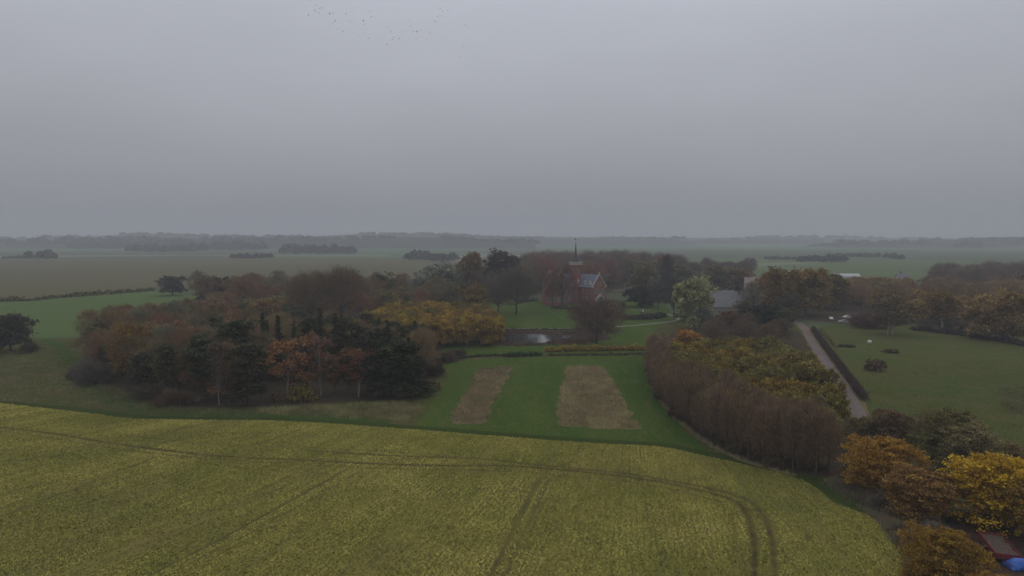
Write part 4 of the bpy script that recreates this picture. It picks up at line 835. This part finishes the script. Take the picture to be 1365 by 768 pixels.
# ------------------------------------------------------------ DISTANT HILLS AND WOODS
def hill(name, prof, Y0, depth, mat, lab_):
    """low ridge seen along the horizon: prof = photo column and row of the skyline"""
    xs = np.arange(prof[0][0], prof[-1][0]+1, 12.); ys = np.interp(xs, [p[0] for p in prof], [p[1] for p in prof]); V = []; nr = 9
    for j in range(nr):
        t = j/(nr-1); f = math.sin(math.pi*t)**1.3; Y = Y0+depth*t
        for k, (a, b) in enumerate(zip(xs, ys)):
            zc = max(.5, ZY(b, Y0+depth*.5)); V.append((XY(a, b, Y0+depth*.5)*(1+.00*t), Y, -1+f*(zc+1)+rng.normal(0, .12)*f))
    nx = len(xs); F_ = [(j*nx+k, j*nx+k+1, (j+1)*nx+k+1, (j+1)*nx+k) for j in range(nr-1) for k in range(nx-1)]
    tag(link(name, np_mesh(name, V, F_, mat, smooth=True)), kind='structure')
    Ym = Y0+depth*.5; Cs = []; Ts = []
    for a in np.arange(prof[0][0], prof[-1][0], 5.5*2500/Ym):
        b = np.interp(a, [p[0] for p in prof], [p[1] for p in prof]); zc = max(.5, ZY(b, Ym)); gate = math.sin(a*.021+Y0)+.6*math.sin(a*.063+1)+rng.normal(0, .3)
        if gate < -.35: continue
        rr_ = rng.uniform(7, 13)*(1+.35*gate); d_ = rand_dir(70); d_[:, 2] = np.abs(d_[:, 2]); Cs.append(np.array([XY(a, b, Ym), Ym-depth*rng.uniform(.0, .3), zc*.93])+d_*np.array([rr_*1.5, rr_, rr_])*rng.uniform(.6, 1, (70, 1))); Ts.append(np.full(70, rng.uniform(.2, .8)))
    V, F_, t_ = leaves(np.vstack(Cs), 5, np.hstack(Ts)); o = link('distant_wood', np_mesh('hill_trees', V, F_, M_LEAF, t_)); o.color = c4((.05, .055, .038)); tag(o, lab_, 'wood', kind='stuff')
m_wood = ground_mat('hill_wood', (.035, .045, .03), (.05, .052, .035), (.03, .04, .03), .002, .01, .05, 2)
hill('far_hill', [(-200, 319), (0, 318.5), (90, 316.5), (140, 314), (185, 312), (240, 311.5), (290, 315), (350, 315.5), (420, 315), (470, 312.5), (520, 311.5), (570, 312), (620, 315), (700, 317.5), (760, 317), (900, 318)], 3300, 1300, m_wood, 'hazy woodland on the low hills at the left horizon')
hill('far_hill', [(600, 318.5), (800, 318), (960, 317), (1040, 315.5), (1090, 316), (1140, 318), (1230, 317), (1280, 318), (1600, 319)], 4000, 1500, m_wood, 'faint woodland along the right horizon')
def far_wood(x0, x1, by, ty, color, label, dep=60, name='distant_wood', s=2.2, n=None):
    A = G(x0, by); B = G(x1, by); W = B[0]-A[0]; h = max(3, ZY(ty, A[1]))
    k = int(n or max(7, W/h*4.5)); Cs = []; Ts = []; m = MB()
    for i in range(k):
        x = A[0]+W*(i+rng.uniform(.1, .9))/k; y = A[1]+rng.uniform(0, dep); hh = h*rng.uniform(.55, 1.08); q = 120
        d = rand_dir(q); d[:, 2] = np.abs(d[:, 2]); Cs.append(np.array([x, y, hh*.2])+d*np.array([hh*.6, hh*.5, hh*.78])*rng.uniform(.6, 1, (q, 1))); Ts.append(np.full(q, rng.uniform(.2, .8))+rng.normal(0, .12, q))
    for c in (A,): pass
    C = np.vstack(Cs)-np.array([A[0], A[1], 0]); C[:, 2] = np.maximum(C[:, 2], .3); V, F_, t = leaves(C, h*.2, np.clip(np.hstack(Ts), 0, 1))
    o = link(name, np_mesh(name, V, F_, M_LEAF, t), None, (A[0], A[1], 0)); o.color = c4(color); return tag(o, label, 'wood', kind='stuff')
FW = (.07, .075, .05)
hill('far_hill', [(-200, 322), (0, 321), (120, 320), (200, 317), (300, 318.5), (420, 320), (520, 316), (600, 317), (660, 322), (720, 324)], 2500, 500, m_wood, 'darker wooded rise in front of the left horizon')
hill('far_hill', [(1100, 324), (1180, 321.5), (1260, 319.5), (1330, 320), (1420, 318), (1600, 321)], 2700, 500, m_wood, 'wooded rise before the right horizon')
for a in [(-60, 90, 331, 320.5, FW, 'hazy wood line at the far left horizon'), (90, 250, 332, 317, FW, 'long hazy wood left of the far white building'), (170, 262, 336, 325, FW, 'scattered hazy trees before the left wood line'),
          (250, 345, 334, 321, FW, 'hazy trees round the far white building'), (305, 352, 345, 337.5, (.06, .05, .045), 'small dark reddish copse in the stubble field'), (372, 468, 339, 325, (.07, .075, .055), 'nearer hazy copse left of centre'),
          (380, 520, 327, 318, FW, 'hazy wood line behind the left of centre copse'), (470, 610, 325, 311.5, FW, 'tall hazy wood on the central horizon'), (590, 612, 330, 312, FW, 'rounded hazy clump right of the tall central wood'), (610, 700, 328, 319, FW, 'faint hedge line left of the spire on the horizon'),
          (537, 566, 347, 333, (.05, .055, .045), 'dark small clump standing behind the silvery willow'), (570, 604, 349, 337, (.07, .075, .05), 'dull green low clump right of the dark small one'), (712, 775, 322, 315, FW, 'flat hazy hilltop wood left of the spire'),
          (1072, 1140, 350, 340, (.06, .065, .045), 'dark hedge clump in the right far pasture'), (1120, 1185, 343, 337, FW, 'thin hedge behind the dark hedge clump'), (1198, 1208, 346, 337, FW, 'single small copse in the right far pasture'),
          (1140, 1240, 330, 319.5, FW, 'hazy wood right of the white far strip'), (1225, 1345, 329, 317.5, FW, 'hazy wood line near the right horizon'), (1283, 1313, 331, 321, (.06, .065, .05), 'darker hazy mound of trees at right'), (940, 1100, 326, 317, FW, 'faint wood on the right central horizon'), (780, 940, 326, 319, FW, 'faint wood right of the spire on the horizon'),
          (1345, 1480, 330, 320, FW, 'faint wood line at the far right edge'), (1030, 1070, 347, 342, FW, 'low grey-green scrub beside the pale strip'), (36, 60, 346, 332, (.06, .065, .05), 'small grey copse in the stubble field at far left'), (0, 30, 345, 341, FW, 'low dark hedge at the far left frame edge')]:
    far_wood(*a)

# ------------------------------------------------------------ BIRDS
mbd = flat_mat('dark_feathers', (.05, .048, .045), .8)
def bird_mesh(i):
    dz = (.28, -.1, .05)[i]
    m = MB(); m.tube([(0, -.24, 0), (0, -.18, .01), (0, -.05, 0), (0, .12, 0), (0, .26, .01)], [.012, .045, .075, .055, .01], 8)
    for s in (-1, 1):
        vs = [(s*.03, -.1, .02), (s*.03, .09, .02), (s*.28, -.12, .02+dz*.6), (s*.27, .06, .02+dz*.6), (s*.55, .08, dz), (s*.03, -.1, -.01), (s*.03, .09, -.01), (s*.28, -.12, -.005+dz*.6), (s*.27, .06, -.005+dz*.6)]
        m.add(vs, [(0, 2, 3, 1), (2, 4, 3), (5, 6, 8, 7), (7, 8, 4), (0, 5, 7, 2), (1, 3, 8, 6), (2, 7, 4), (3, 4, 8)])
    m.add([(-.03, .2, 0), (.03, .2, 0), (.09, .38, 0), (-.09, .38, 0), (0, .3, .02)], [(0, 1, 4), (1, 2, 4), (2, 3, 4), (3, 0, 4)])
    return m.mesh('bird', mbd)
BM = [bird_mesh(i) for i in range(3)]
bp = [(140,5),(175,28),(170,60),(195,50),(193,75),(210,45),(133,85),(253,78),(275,75),(285,120),(275,130),(330,180),(345,80),(375,120),(445,118),(450,140),(480,65),(490,95),(478,218),(450,185),(625,72),(583,155),(580,255),(610,225),(620,215),(650,220),(655,183),(670,182),(708,118),(730,178),(750,180),(770,175),(745,222),(765,210),(808,177),(822,190),(843,115),(853,125),(868,95),(893,65),(885,90),(895,138),(925,60),(882,48),(1037,97),(1025,75),(1078,62),(1045,162),(1065,155),(1028,145),(1015,267),(995,325),(1068,322),(385,185),(300,165),(640,205),(600,180),(715,150),(905,92),(1748,545)]
for u, v in bp:
    px, py = 380+u/4.266, v/4.266; Y = rng.uniform(300, 420); x = XY(px, py, Y)
    o = link('bird', BM[rng.integers(3)], None, (x, Y, ZY(py, Y, px))); o.rotation_euler = (rng.normal(0, .2), rng.normal(0, .5), rng.uniform(.6, 2.2)); o.scale = (1.0,)*3
    tag(o, 'tiny dark bird in the loose flock high in the grey sky', 'bird', 'birds of the flock in the sky')

# ------------------------------------------------------------ HAZE
m = bpy.data.materials.new('haze'); m.use_nodes = True; n = m.node_tree.nodes; n.clear()
mo = n.new('ShaderNodeOutputMaterial'); pv = n.new('ShaderNodeVolumePrincipled'); pv.inputs['Color'].default_value = (.765, .785, .84, 1); pv.inputs['Density'].default_value = .00031; pv.inputs['Anisotropy'].default_value = .1
m.node_tree.links.new(pv.outputs[0], mo.inputs['Volume'])
hz = MB(); hz.box(-9500, 9500, -700, 12500, -3, 190)
tag(hz.build('haze', m), 'thin grey-blue mist veiling the distant fields', 'mist', kind='stuff')
